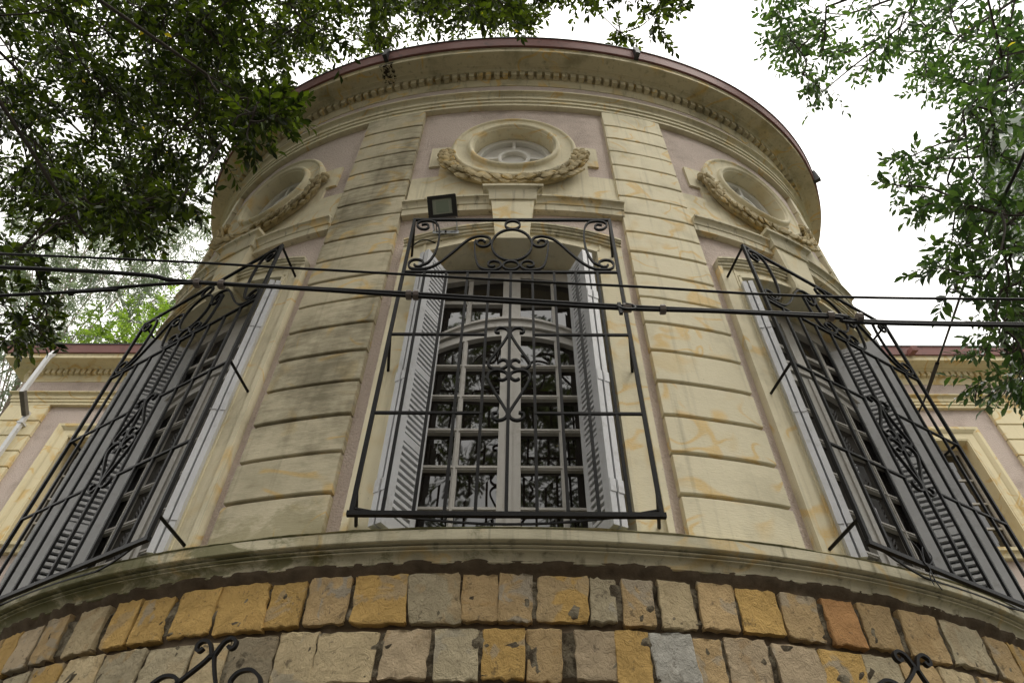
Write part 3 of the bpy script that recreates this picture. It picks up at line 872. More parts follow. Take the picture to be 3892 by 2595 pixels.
    # rod that keeps the leaf open
def surround(c):
    q = MB()
    # jambs: outer rim, flat, inner rim with the reveal behind
    for sg in (1, -1):
        for a0, a1, of, ob in ((.756, .790, .004, -.06), (.648, .757, -.018, -.06), (.632, .649, -.012, -.06), (.610, .633, -.004, -.345)):
            sv = np.linspace(min(sg * a0, sg * a1), max(sg * a0, sg * a1), 4)
            top = extrados(sv) if a0 > .7 else (intrados(np.clip(np.abs(sv), 0, .61)) if a0 < .62 else extrados(sv) - .08)
            band(q, c + sv, 3.325, top, of, ob)
    d = np.linspace(-.612, .612, 31)
    band(q, c + d, intrados(d), intrados(d) + .035, -.004, -.345)
    d = np.linspace(-.757, .757, 31)
    lo = np.where(np.abs(d) > .61, intrados(.61) + .03, intrados(np.clip(d, -.61, .61)) + .034)
    band(q, c + d, lo, extrados(d) - .078, -.018, -.06)
    q.build('window_surround', M_cream, mansion, 30)
    # hood mould along the arch
    q = MB()
    for o0, o1, of in ((-.080, -.058, .000), (-.059, -.030, .012), (-.031, -.014, .026), (-.015, .004, .036)):
        for a, b in ((-.79, -.12), (.12, .79)):
            d = np.linspace(a, b, 15)
            band(q, c + d, extrados(d) + o0, extrados(d) + o1, of, -.055)
    q.build('hood_mould', M_trim, mansion, 30)
    # keystone and its cap
    q = MB(); zt = 6.245
    rings = []
    for z, hw, of in ((5.742, .122, .034), (5.748, .124, .040), (6.245, .165, .046)):
        rings.append(W(c + np.array([-hw, hw, hw, -hw]), np.array([of, of, -.2 if z < 5.75 else -.06, -.2 if z < 5.75 else -.06]), np.full(4, z)))
    rings[1] = W(c + np.array([-.124, .124, .124, -.124]), np.array([.040, .040, -.06, -.06]), np.full(4, 5.79))
    q.loft(rings)
    ko = q.build('keystone', M_cream, mansion)
    q = MB()
    steps = [(6.246, .180, .058), (6.250, .182, .060), (6.355, .188, .064), (6.372, .198, .072), (6.384, .222, .088), (6.386, .233, .096), (6.412, .236, .099), (6.424, .230, .080)]
    q.loft([W(c + np.array([-hw, -hw * .5, 0, hw * .5, hw, hw, -hw]), np.array([of] * 5 + [-.04, -.04]), np.full(7, z)) for z, hw, of in steps])
    q.build('keystone_cap', M_trim, ko, 25)
    # string course either side of the keystone
    for a, b in ((-.872, -.15), (.15, .872)):
        q = MB(); sweep(q, [(-.06, 6.190), (.002, 6.190), (.004, 6.262), (.012, 6.265)] + curve2([(.013, 6.268), (.016, 6.295), (.030, 6.315), (.042, 6.320)], 3) + [(.048, 6.322), (.048, 6.342), (-.02, 6.366), (-.06, 6.366)], c + a, c + b, 14)
        q.build('string_course', M_trim, mansion, 30)
    # apron panel with shoulders and ears
    q = MB()
    def pan(d, lo, hi): band(q, c + d, lo, hi, -.028, -.056)
    pan(np.linspace(-.872, .872, 25), 6.36, 6.815)
    bd = np.linspace(-.640, -.39, 8); pan(bd, 6.814, 7.345); pan(-bd[::-1], 6.814, 7.345)
    d = -.39 * np.cos(np.linspace(0, math.pi, 25)); h = np.sqrt(np.maximum(.39 ** 2 - d ** 2, 0)); pan(d, 6.814, OC_Z - h)
    for a, b in ((-.742, -.639), (.639, .742)): pan(np.linspace(a, b, 4), 7.005, 7.345)
    q.build('apron_panel', M_cream, mansion, 30)
    # oculus ring turned about its centre
    pr = [(.556, -.05), (.556, -.004), (.548, .004)] + curve2([(.540, .010), (.528, .012), (.520, .006), (.512, -.004)], 3) + [(.505, -.006), (.470, -.010), (.440, -.012), (.418, -.010), (.412, -.004)] + \
         curve2([(.410, .006), (.402, .022), (.388, .028), (.373, .022), (.366, .006)], 4) + [(.358, .002), (.356, -.010), (.354, -.17), (.40, -.17), (.40, -.05)]
    q = MB(); an = np.linspace(0, 2 * math.pi, 65)
    P_ = np.array(pr)
    q.loft([W(c + P_[:, 0] * math.cos(t), P_[:, 1], OC_Z + P_[:, 0] * math.sin(t)) for t in an], caps=False)
    oo = q.build('oculus', M_cream, mansion, 30)
    # closed white panel, rim, hub ring and spokes
    q = MB(); rad = np.linspace(.0001, .362, 7)
    q.loft([W(c + rad * math.cos(t), np.full(7, -.160), OC_Z + rad * math.sin(t)) for t in an], caps=False, closed=False)
    q.build('oculus_panel', M_oculus, oo, 30)
    def ring(r0, r1, o1):
        q = MB(); pp = np.array([(r0, -.165), (r0, o1 - .006), (r0 + .006, o1), (r1 - .006, o1), (r1, o1 - .006), (r1, -.165)])
        q.loft([W(c + pp[:, 0] * math.cos(t), pp[:, 1], OC_Z + pp[:, 0] * math.sin(t)) for t in an], caps=False)
        return q
    ring(.302, .353, -.112).build('oculus_frame', M_oculus, oo, 30)
    ring(.115, .150, -.112).build('hub_ring', M_oculus, oo, 30)
    for t in (0, math.pi / 2, math.pi, -math.pi / 2):
        q = MB(); rr_ = np.array([.145, .31])
        q.loft([W(c + r * math.cos(t) + np.array([-1, 1, 1, -1]) * .014 * math.sin(t), np.array([-.118, -.118, -.165, -.165]), OC_Z + r * math.sin(t) + np.array([1, -1, -1, 1]) * .014 * math.cos(t)) for r in rr_])
        q.build('glazing_bar', M_oculus, oo)

def carved_leaf(seed):
    r = np.random.default_rng(seed); n, m = 7, 7
    V = []
    for i in range(n):
        t = i / (n - 1)
        w = (math.sin(math.pi * min(1, t * 1.02 + .02)) ** .7) * (.55 if t < .6 else .55 - .35 * (t - .6) / .4) + .03
        for j in range(m):
            a = 2 * math.pi * j / m
            V.append((t - .15, w * math.cos(a), .42 * w * math.sin(a) * (1 + .25 * r.normal() * .5) + .16 * t * t + .06 * math.cos(a * 2)))
    q = MB(); V = np.array(V).reshape(n, m, 3); q.loft(V)
    return q.mesh('carved_leaf', M_garland, 60)
CLEAF = [carved_leaf(i) for i in range(4)]
def garland(c):
    half = catmull([(-.585, 7.105), (-.560, 6.955), (-.490, 6.815), (-.385, 6.705), (-.200, 6.612), (0, 6.580)], 8)
    full = np.concatenate([half, (half * np.array([-1, 1]))[::-1][1:]])
    seg = np.concatenate([[0], np.cumsum(np.linalg.norm(np.diff(full, axis=0), axis=1))]); L = seg[-1]
    def at(u): return np.array([np.interp(u, seg, full[:, 0]), np.interp(u, seg, full[:, 1])])
    thick = lambda u: .022 + .036 * math.sin(math.pi * u / L) ** .8
    q = MB(); us = np.linspace(.02, L - .02, 44)
    q.tube([W(c + at(u)[0], -.005, at(u)[1]) for u in us], [thick(u) * .55 for u in us], 8)
    go = q.build('garland', M_garland, mansion, 60)
    n = 13
    for k in range(n * 2):
        u = L * (k + .5) / (2 * n)
        p = at(u); dp = at(min(L, u + .01)) - at(max(0, u - .01)); dp /= np.linalg.norm(dp)
        sg = 1 if u < L / 2 else -1
        dirv = -dp * sg                               # tips point up towards the rosettes
        nn = np.array([-dirv[1], dirv[0]])
        for lane in (-1, 0, 1):
            off = nn * (lane * .58 + .08 * (k % 2)) * thick(u) + RNG.normal(0, .007, 2)
            q2 = p + off
            s_ = c + q2[0]
            th = float(ang(s_))
            ex = np.array([math.cos(th), math.sin(th), 0]); en = np.array([math.sin(th), -math.cos(th), 0]); ez = np.array([0, 0, 1.0])
            sp = lane * .42 + RNG.normal(0, .25)
            d2 = dirv * math.cos(sp) + nn * math.sin(sp)
            ax = ex * d2[0] + ez * d2[1]; ay = ex * -d2[1] + ez * d2[0]
            ln = .084 * RNG.uniform(.85, 1.3) * (0.75 + thick(u) / .066 * .35); wd_ = .066 * RNG.uniform(.8, 1.2) * (0.55 + thick(u) / .066 * .45); hh = .080
            base = W(s_, .018 + .018 * (lane == 0) + thick(u) * .30 + RNG.uniform(-.006, .006), q2[1])
            az = en + ax * .1; ax = ax + en * RNG.uniform(.15, .6)
            M = Matrix([[ax[i] * ln, ay[i] * wd_, az[i] * hh, base[i]] for i in range(3)] + [[0, 0, 0, 1]])
            link('carved_leaf', CLEAF[RNG.integers(4)], go, M)
    for sg in (1, -1):
        q = MB(); cx, cz = sg * .587, 7.135
        for k in range(6):
            a = k * math.pi / 3 + .3; rr_ = .052
            ctr = (cx + rr_ * math.cos(a), cz + rr_ * math.sin(a))
            t = np.linspace(0, math.pi, 5)
            q.loft([W(c + ctr[0] + .034 * math.sin(x) * np.cos(np.linspace(0, 2 * math.pi, 9)[:-1]) + 1e-5, .012 + .030 * math.cos(x) + .012 * np.sin(4 * np.linspace(0, 2 * math.pi, 9)[:-1]), ctr[1] + .034 * math.sin(x) * np.sin(np.linspace(0, 2 * math.pi, 9)[:-1])) for x in np.linspace(.15, math.pi - .15, 5)])
        q.loft([W(c + cx + .024 * math.sin(x) * np.cos(np.linspace(0, 2 * math.pi, 9)[:-1]), .042 + .024 * math.cos(x) + 0 * np.arange(8), cz - .02 + .024 * math.sin(x) * np.sin(np.linspace(0, 2 * math.pi, 9)[:-1])) for x in np.linspace(.1, math.pi - .1, 5)])
        q.build('rosette', M_garland, go, 60)

for c in BAYS:
    surround(c); window(c); garland(c)
    for sg in (1, -1): shutter(c, sg)

# ---- the two wings
def wing(sg):
    def f(s, o, z):
        s, o, z = np.broadcast_arrays(np.asarray(s, float), np.asarray(o, float), np.asarray(z, float))
        return np.stack([sg * s, WY - o, z], -1)
    q = MB()
    for a, b, z0, z1 in ((3.42, 4.60, 0, 8.5), (6.05, 7.16, 0, 8.5), (4.60, 6.05, 0, 5.87), (4.60, 6.05, 7.565, 8.5)):
        band(q, [a, b], z0, z1, -.05, -.35, f)
    q.loft([[(sg * 7.16 - sg * e, y, z) for e, z in ((.05, 0), (.3, 0), (.3, 8.5), (.05, 8.5))] for y in (WY + .06, 11.5)])
    q.build('wing_wall', M_pink, mansion)
    q = MB(); q.box((min(sg * 4.4, sg * 6.3), WY + .42, 5.7), (max(sg * 4.4, sg * 6.3), WY + .5, 7.8)); q.build('unlit_room_sheet', M_brown, mansion)
    for a, b in ((6.575, 7.165), (3.62, 4.16)):
        q = MB(); band(q, [a + .018, b - .018], 3.3, 8.12, -.026, -.06, f); po = q.build('pilaster', M_joint, mansion)
        for k in range(18):
            zt = 8.129 if k == 0 else ZG0 - (k - 1) * DZ - .010
            zb = ZG0 - k * DZ + .008
            q = MB(); q.loft([f(np.full(6, s), np.array([-.06, -.005 - i, 0 - i, 0 - i, -.005 - i, -.06]), np.array([zb, zb, zb + .005, zt - .005, zt, zt])) for s, i in ((a, .005), (a + .005, 0), (b - .005, 0), (b, .005))])
            q.build('block', M_wing, po)
    # moulded window surround, mitred
    pr = [(0, -.055), (0, -.03), (.012, -.026), (.02, -.02), (.11, -.018), (.125, -.006), (.15, .008), (.165, .016), (.205, .018), (.205, -.055)]   # distance from opening, offset
    q = MB(); x0, x1, zt = 4.60, 6.05, 7.565
    rings = []
    for px, pz, mx_, mz_ in ((x1, 5.93, 1, 0), (x1, zt, 1, 1), (x0, zt, -1, 1), (x0, 5.93, -1, 0)):
        rings.append(np.array([f(px + mx_ * d, o, pz + mz_ * d) for d, o in pr]))
    q.loft(rings); q.build('window_surround', M_wing, mansion)
    q = MB()
    for a, b, z0, z1 in ((x0 - .012, x0 + .001, 5.9, zt), (x1 - .001, x1 + .012, 5.9, zt)): band(q, [a, b], z0, z1, -.026, -.345, f)
    band(q, [x0, x1], zt - .001, zt + .012, -.026, -.345, f); q.build('window_reveal', M_wing, mansion)
    q = MB(); sweep(q, [(-.05, 5.80), (.0, 5.80), (.012, 5.806), (.016, 5.86), (.03, 5.875), (.05, 5.885), (.055, 5.925), (-.06, 5.945), (-.34, 5.955), (-.34, 5.87), (-.05, 5.87)], x0 - .28, x1 + .28, 4, f)
    q.build('window_sill', M_wing, mansion)
    # sash window
    q = MB(); yb = (-.29, -.235)
    for a, b in ((x0, x0 + .06), (x1 - .06, x1), ((x0 + x1) / 2 - .045, (x0 + x1) / 2 + .045)): band(q, [a, b], 5.95, zt, yb[1], yb[0], f)
    for z0, z1 in ((5.95, 6.02), (zt - .07, zt)): band(q, [x0 + .055, x1 - .055], z0, z1, yb[1] - .002, yb[0], f)
    wo_ = q.build('window', M_sash, mansion)
    xm = (x0 + x1) / 2; xs = [x0 + .06, (x0 + .06 + xm - .045) / 2, xm - .045, xm + .045, (xm + .045 + x1 - .06) / 2, x1 - .06]
    zs = [6.02, 6.36, 6.72, 7.08, zt - .07]
    for i in (1, 4):
        q = MB(); band(q, [xs[i] - .013, xs[i] + .013], 6.01, zt - .06, -.242, -.283, f); q.build('glazing_bar', M_sash, wo_)
    for z in zs[1:-1]:
        for a, b in ((xs[0], xs[2]), (xs[3], xs[5])):
            q = MB(); band(q, [a, b], z - .013, z + .013, -.244, -.281, f); q.build('glazing_bar', M_sash, wo_)
    for a, b in ((0, 1), (1, 2), (3, 4), (4, 5)):
        for k in range(4):
            j = RNG.normal(0, .003, 4)
            q = MB(); q.loft([f(np.array([xs[a], xs[b], xs[b], xs[a]]), np.full(4, -.262) + j - t, np.array([zs[k], zs[k], zs[k + 1], zs[k + 1]])) for t in (0, .004)])
            q.build('pane', M_glass, wo_)
for sg in (1, -1): wing(sg)
mb = MB(); mb.box((-7.1, 11.2, 0), (7.1, 11.5, 9.3)); mb.build('rear_wall', M_pink, mansion)

# downpipe on the left wing
q = MB(); q.bar((-6.75, WY - .31, 8.88), (-6.745, WY - .36, 8.74), .056); q.bar((-6.745, WY - .36, 8.76), (-6.745, WY - .36, 8.02), .052)
dp = q.build('downpipe', M_pipe, mansion)
q = MB(); q.bar((-6.745, WY - .365, 8.05), (-6.745, WY - .08, 7.86), .064); q.build('pipe_elbow', M_pipedark, dp)
q = MB(); q.bar((-6.745, WY - .06, 7.93), (-6.745, WY - .06, 0.2), .052); q.build('lower_pipe', M_pipe, dp)
for z in (7.72, 6.4, 5.0):
    q = MB(); q.box((-6.785, WY - .094, z), (-6.705, WY + .0, z + .03)); q.build('pipe_clip', M_pipe, dp)

# ================================================================ WINDOW GRILLES
GW, GZ0, GZ1 = .668, 3.285, 5.645
S1 = [(-0.611, 5.119), (-0.596, 5.100), (-0.572, 5.101), (-0.553, 5.129), (-0.568, 5.161), (-0.605, 5.173), (-0.638, 5.154), (-0.645, 5.110), (-0.624, 5.078), (-0.569, 5.070), (-0.506, 5.088), (-0.446, 5.148), (-0.38, 5.248), (-0.313, 5.359), (-0.265, 5.417), (-0.206, 5.442), (-0.154, 5.427), (-0.136, 5.388), (-0.146, 5.344), (-0.172, 5.321), (-0.208, 5.328), (-0.228, 5.362), (-0.216, 5.392), (-0.188, 5.394), (-0.173, 5.369)]
S2 = [(-0.612, 5.580), (-0.580, 5.588), (-0.561, 5.556), (-0.580, 5.525), (-0.619, 5.535), (-0.645, 5.581), (-0.626, 5.620), (-0.572, 5.631), (-0.524, 5.611), (-0.495, 5.554), (-0.481, 5.451), (-0.481, 5.329), (-0.495, 5.226), (-0.523, 5.145), (-0.560, 5.112)]
S3 = [(-0.232, 5.392), (-0.241, 5.367), (-0.239, 5.314), (-0.231, 5.226), (-0.212, 5.127), (-0.180, 5.076), (-0.116, 5.064), (-0.076, 5.080), (-0.061, 5.113), (-0.074, 5.147), (-0.110, 5.160), (-0.138, 5.145), (-0.143, 5.114), (-0.121, 5.098), (-0.100, 5.108)]
Q1 = [(-0.055, 4.469), (-0.074, 4.471), (-0.080, 4.492), (-0.054, 4.512), (-0.020, 4.502), (-0.006, 4.466), (-0.024, 4.409), (-0.063, 4.325), (-0.101, 4.248), (-0.111, 4.210), (-0.083, 4.181), (-0.038, 4.181), (-0.010, 4.207), (-0.014, 4.240), (-0.037, 4.249), (-0.057, 4.233)]
Q2 = [(-0.055, 4.108), (-0.033, 4.097), (-0.010, 4.117), (-0.015, 4.152), (-0.053, 4.169), (-0.094, 4.160), (-0.111, 4.121), (-0.091, 4.059), (-0.047, 3.963), (-0.014, 3.894), (-0.006, 3.861), (-0.018, 3.832), (-0.049, 3.822), (-0.075, 3.839), (-0.077, 3.865), (-0.052, 3.872)]
def strap(mb, pts, w=.011, d=.017, n=5):
    """flat iron strip bent edgewise along a curve in the grille plane"""
    c = catmull(pts, n); t = np.gradient(c, axis=0); t /= np.linalg.norm(t, axis=1, keepdims=True) + 1e-9
    nn = np.stack([-t[:, 1], t[:, 0]], 1)
    mb.loft([[(c[i][0] + nn[i][0] * s1 * w / 2, s2 * d / 2, c[i][1] + nn[i][1] * s1 * w / 2) for s1, s2 in ((-1, -1), (1, -1), (1, 1), (-1, 1))] for i in range(len(c))])
def hoop(mb, cx, cz, rx, rz, w=.011, d=.017, n=40):
    a = np.linspace(0, 2 * math.pi, n + 1)
    mb.loft([[(cx + (rx + s1 * w / 2) * math.cos(t), s2 * d / 2, cz + (rz + s1 * w / 2) * math.sin(t)) for s1, s2 in ((-1, -1), (1, -1), (1, 1), (-1, 1))] for t in a], caps=False)
def grille(cx, cy, th, label, proto=None, s0=.012, sx=1.0):
    g = thing('window_grille', label, 'window grille', (cx, cy, 0), th, 'wrought iron window grilles on the bow front')
    g.scale = (sx, 1, 1)
    if proto is not None:
        for ch in proto.children:
            if ch.name.startswith(('bracket', 'sill_bar')): continue
            copy_tree(ch, g)
    else:
        B = .0165
        z2, z3, z4 = 5.040, 4.452, 3.866
        for sg in (-1, 1):
            q = MB(); q.bar((sg * GW, 0, GZ0), (sg * GW, 0, GZ1 + .008), .019); q.build('frame_bar', M_iron, g, local=True)
        for z, w in ((GZ1, .018), (GZ0, .022)):
            q = MB(); q.bar((-GW - .009 * (z < 4) * 2, 0, z), (GW + .009 * (z < 4) * 2, 0, z), w); q.build('rail', M_iron, g, local=True)
        q = MB(); q.bar((-GW, -.001, z2), (GW, -.001, z2), B, .014); q.build('rail', M_iron, g, local=True)
        for z in (z3, z4):
            for sg in (-1, 1):
                q = MB(); q.bar((sg * GW, -.002, z), (sg * .128, -.002, z), .014, .013); q.build('rail', M_iron, g, local=True)
        for k in range(-4, 5):
            a = k * GW / 5
            q = MB(); q.bar((a, 0, GZ0), (a, 0, z2), .0145 if k else .016); q.build('bar', M_iron, g, local=True)
        for pts in (S1, S2, S3, Q1, Q2):
            for sg in (1, -1):
                q = MB(); strap(q, [(sg * x, z) for x, z in pts]); q.build('scroll', M_iron, g, local=True)
        for cx_, cz_, rx, rz in ((.003, 5.344, .131, .181), (.006, 5.580, .050, .051), (0, 5.111, .050, .045)):
            q = MB(); hoop(q, cx_, cz_, rx, rz); q.build('ring', M_iron, g, local=True)
    # brackets back to the wall, and the thin bar along the sill
    ct, st = math.cos(th), math.sin(th)
    tv, nv = np.array([ct, st]), np.array([st, -ct])
    sv = np.linspace(-6, 6, 2401); wp = W(sv, -.018, 0)[:, :2]
    def depth(a):
        p = np.array([cx, cy]) + a * tv
        rel = wp - p; u = rel @ tv; b = -(rel @ nv)
        k = np.argsort(np.abs(u) + 10 * (b < 0))[:1]
        return float(b[k[0]])
    for sg in (-1, 1):
        for z, dz in ((GZ1 - .004, -.0), (4.470, 0), (3.42, 0)):
            wpt = W(s0 + sg * .724, -.025, 0)[:2] - np.array([cx, cy]); a1, dp = float(wpt @ tv) / sx, float(-(wpt @ nv))
            q = MB(); q.tube([(sg * GW, .0, z), (sg * GW * .9 + a1 * .1, dp * .1, z), (a1, dp, z)], .0088, 6)
            q.build('bracket', M_iron, g, local=True)
    q = MB(); aa = np.linspace(-GW, GW, 13)
    q.tube([(a, min(.10 * (1 - (a / GW) ** 2), depth(a) - .09), GZ0 + .03 - .012 * (1 - (a / GW) ** 2)) for a in aa], .006, 4)
    q.build('sill_bar', M_iron, g, local=True)
    return g
g0 = W(.012, .24, 0)
G = grille(float(g0[0]), float(g0[1]), float(ang(.012)), 'black scrolled iron grille over the tall middle window, under the floodlight')
grille(2.265, 3.085, math.radians(30.3), 'black scrolled iron grille over the window right of the clean cream pilaster', G, 2.335, 1.088)
grille(-2.245, 3.090, math.radians(-30.6), 'black scrolled iron grille over the window left of the dark stained pilaster', G, -2.335, 1.088)

# loop of tie wire left hanging on the right-hand grille
rg = [o for o in bpy.data.objects if o.name.startswith('window_grille') and o.location.x > 1][0]
q = MB(); wr = random.Random(5)
q.tube(catmull([(-.36, .0, 3.42), (-.34, -.012, 3.36), (-.35, -.014, 3.29), (-.33, -.012, 3.27), (-.335, -.016, 3.20), (-.32, -.018, 3.16)], 5), .0028, 4)
q.tube(catmull([(-.33, -.012, 3.28), (-.29, -.014, 3.31), (-.25, -.006, 3.36), (-.27, .0, 3.40), (-.31, -.010, 3.37), (-.345, -.012, 3.285)], 5), .0026, 4)
q.tube(catmull([(-.335, -.014, 3.25), (-.36, -.016, 3.22), (-.365, -.018, 3.17)], 5), .0024, 4)
q.build('tie_wire', M_rubber, rg, local=True)

# tops of the cellar window grilles on the stone base
def cellar_grille(s, off, zt, label, lean):
    p = W(s, off, 0); th = float(ang(s))
    g = thing('cellar_grille', label, 'window grille', (p[0], p[1], 0), th, 'scroll-topped iron grilles on the stone base')
    zc = zt
    fin = [(-.058, -.052), (-.048, -.060), (-.040, -.040), (-.052, -.018), (-.072, -.010), (-.092, -.024), (-.094, -.050)]
    # heart of two straps that cross below the curls
    left = [(-.052, -.028), (-.064, -.040), (-.079, -.033), (-.080, -.012), (-.058, 0.0), (-.030, -.012), (-.008, -.055), (-.004, -.070)]
    for sg in (1, -1):
        q = MB(); strap(q, [(sg * x, zc + z) for x, z in left], .0125, .019); q.build('scroll', M_iron, g, local=True)
    q = MB(); strap(q, [(-.006, zc - .055), (-.03, zc - .085), (-.075, zc - .125), (-.12, zc - .165), (-.155, zc - .20), (-.17, zc - .25)], .0125, .019); q.build('scroll', M_iron, g, local=True)
    q = MB(); strap(q, [(.004, zc - .055), (.018, zc - .10), (.045, zc - .16), (.075, zc - .21), (.09, zc - .26)], .010, .019); q.build('scroll', M_iron, g, local=True)
    for sg in (1, -1):
        q = MB(); strap(q, [(sg * .235, zc - .19), (sg * .222, zc - .158), (sg * .180, zc - .128), (sg * .130, zc - .133), (sg * .107, zc - .165), (sg * .125, zc - .19)], .0125, .019); q.build('scroll', M_iron, g, local=True)
    for z in (zc - .27, zc - .95):
        q = MB(); q.bar((-.36, 0, z), (.36, 0, z), .018); q.build('rail', M_iron, g, local=True)
    for k in range(-4, 5):
        q = MB(); q.bar((k * .088, 0, zc - .95), (k * .088, 0, zc - .27), .014); q.build('bar', M_iron, g, local=True)
    for sg in (1, -1):
        for z in (zc - .30, zc - .92):
            q = MB(); q.bar((sg * .352, 0, z), (sg * .352, off + .06, z), .014); q.build('bracket', M_iron, g, local=True)
    return g
cellar_grille(-1.078, .20, 2.80, 'black scroll finial of a cellar window grille in front of grey stones', 0)
cellar_grille(1.605, .20, 2.825, 'black scroll finial of a cellar window grille in front of tan stones', 0)

# ================================================================ FLOODLIGHT
fl = thing('floodlight', 'small black floodlight with pale lens above the middle window', 'floodlight', tuple(W(-.50, .0, 6.02)))
ex = np.array([math.cos(-.055), math.sin(-.10), .055]); ex /= np.linalg.norm(ex)
tilt = math.radians(38)
nz = np.array([.02, -math.cos(tilt), -math.sin(tilt)]); nz -= ex * (nz @ ex); nz /= np.linalg.norm(nz)
uz = np.cross(nz, ex); uz = uz if uz[2] > 0 else -uz
fc = W(-.497, .135, 6.03)
def lampbox(mb, x0, x1, y0, y1, d0, d1, r=.010):
    ring = []
    for cx_, cy_, a0 in ((x1 - r, y1 - r, 0), (x0 + r, y1 - r, 90), (x0 + r, y0 + r, 180), (x1 - r, y0 + r, 270)):
        for k in range(4):
            a = math.radians(a0 + 30 * k); ring.append((cx_ + r * math.cos(a), cy_ + r * math.sin(a)))
    mb.loft([[fc + ex * x + uz * y + nz * d for x, y in ring] for d in (d0, d1)])
q = MB()
for a in ((-.108, .108, .062, .087), (-.108, .108, -.087, -.060), (-.108, -.072, -.062, .063), (.072, .108, -.062, .063)): lampbox(q, *a, -.012, .014, .008)
lampbox(q, -.104, .104, -.083, .083, -.040, -.010)
lampbox(q, -.066, .066, -.05, .05, -.060, -.038)
for k in range(7): lampbox(q, -.08 + k * .024, -.074 + k * .024, -.07, .07, -.062, -.038, .002)
q.build('housing', M_black, fl)
q = MB(); lampbox(q, -.073, .073, -.062, .064, -.011, .006, .012); q.build('lens', M_lens, fl)
q = MB(); lampbox(q, -.046, .048, -.046, .046, .0062, .0072, .004); q.build('reflector', M_chip, fl)
wb = W(-.49, -.045, 5.835)
q = MB(); q.box((wb[0] - .085, wb[1] - .075, wb[2] + .03), (wb[0] + .105, wb[1] + .02, wb[2] + .036)); q.box((wb[0] - .085, wb[1] - .075, wb[2] + .0), (wb[0] + .105, wb[1] - .070, wb[2] + .031))
for sx_ in (-.075, .095): q.bar(tuple(wb + np.array([sx_, -.07, .03])), tuple(fc + ex * (sx_ * 1.1 - .01) - nz * .02), .006, .022)
q.build('mount', M_steel, fl)
q = MB(); q.bar(tuple(wb + np.array([.01, -.086, .016])), tuple(wb + np.array([.01, -.06, .016])), .014); q.build('bolt', M_black, fl)
for a, b in ((-.06, -.02), (.045, .085)):
    q = MB(); q.box((wb[0] + a, wb[1] - .0765, wb[2] + .012), (wb[0] + b, wb[1] - .074, wb[2] + .018)); q.build('slot', M_black, fl)
q = MB(); q.tube(catmull([fc - nz * .05 - uz * .06 - ex * .05, W(-.54, .04, 5.86), W(-.50, -.03, 5.80), W(-.47, -.035, 5.79)], 6), .0035, 5); q.build('flex', M_rubber, fl)
q = MB(); q.tube(catmull([W(-.46, -.035, 5.795), W(-.52, -.035, 5.785), W(-.60, .012, 5.785), W(-.645, .03, 5.765), W(-.69, .03, 5.715), W(-.735, .02, 5.66), W(-.742, .0, 5.45), W(-.745, -.0, 5.1)], 6), .0045, 5); q.build('flex', M_rubber, fl)

# ================================================================ OVERHEAD CABLES
def cable(name, pts, r, label, group='cables strung across in front of the bow'):
    c = catmull(pts, 10)
    q = MB(); q.tube(c, r, 8)
    t = thing(name, label, 'cable', tuple(pts[0]), 0, group)
    q.build('sheath', M_rubber, t, 180)
    return t, c
YC = 1.6
cable('overhead_cable', [(-16, 1.9, 5.3), (-7, 1.72, 4.38), (-2.076, YC, 3.916), (-.762, YC, 3.812), (.415, YC, 3.709), (1.956, YC, 3.627), (7, 1.5, 3.55), (16, 1.3, 3.9)], .0052, 'thin single black cable, uppermost of the cables crossing the windows')
tw, _ = cable('overhead_cable', [(-16, 1.9, 5.0), (-7, 1.72, 4.26), (-2.024, YC, 3.823), (-1.212, YC, 3.726), (-.335, YC, 3.653), (.467, YC, 3.578), (1.19, YC, 3.530), (1.876, YC, 3.482), (7, 1.5, 3.33), (16, 1.3, 3.6)], .0088, 'thick clamped black cable sagging to the right across the middle window')
cable('overhead_cable', [(-16, 1.75, 3.05), (-7, 1.7, 3.35), (-1.918, YC, 3.638), (-1.661, YC, 3.664), (-1.215, YC - .004, 3.713), (-.75, YC - .004, 3.675), (-.335, YC - .004, 3.633), (.1, YC - .004, 3.592), (.467, YC - .004, 3.560), (.80, YC - .004, 3.545), (1.19, YC - .005, 3.514), (1.876, YC - .005, 3.468), (7, 1.49, 3.315), (16, 1.29, 3.58)], .0068, 'black cable rising from lower left to join the thick clamped cable')
def clampring(x, z, w, rr_, name='clamp', mat=None):
    q = MB(); q.tube([(x - w / 2, YC - .002, z), (x, YC - .002, z - .001), (x + w / 2, YC - .002, z)], rr_, 8)
    q.build(name, mat or M_clamp, tw, 40)
for x, z in ((-1.185, 3.716), (-1.088, 3.709), (-.352, 3.645), (-.325, 3.643), (.596, 3.560), (1.198, 3.522), (1.30, 3.515)): clampring(x, z, .018, .0195)
clampring(.466, 3.569, .03, .018)
q = MB(); q.tube(catmull([(.44, YC - .01, 3.585), (.43, YC - .02, 3.555), (.455, YC - .024, 3.535), (.49, YC - .02, 3.542), (.487, YC - .015, 3.565), (.46, YC - .016, 3.575)], 5), .006, 6); q.build('tie_wire', M_rubber, tw, 60)
q = MB(); q.bar((.434, YC - .018, 3.575), (.437, YC - .02, 3.512), .012); q.build('tie_wire', M_rubber, tw)
q = MB(); q.bar((-1.655, YC, 3.67), (-1.652, YC, 3.648), .018); q.build('clamp', M_rubber, tw)
dpts = [(5.42, 7.0, 7.80), (5.434, 6.9, 7.853), (5.302, 6.4, 7.739), (4.602, 4.6, 7.134), (3.92, 3.3, 6.437), (3.37, 2.1, 5.778), (2.75, 0.6, 5.15), (1.9, -2.6, 4.9), (1.2, -9.0, 5.4), (1.0, -15.9, 6.2)]
dt, _ = cable('service_cable', dpts, .012, 'black service cable slanting down through the leaves to the right wing', None)
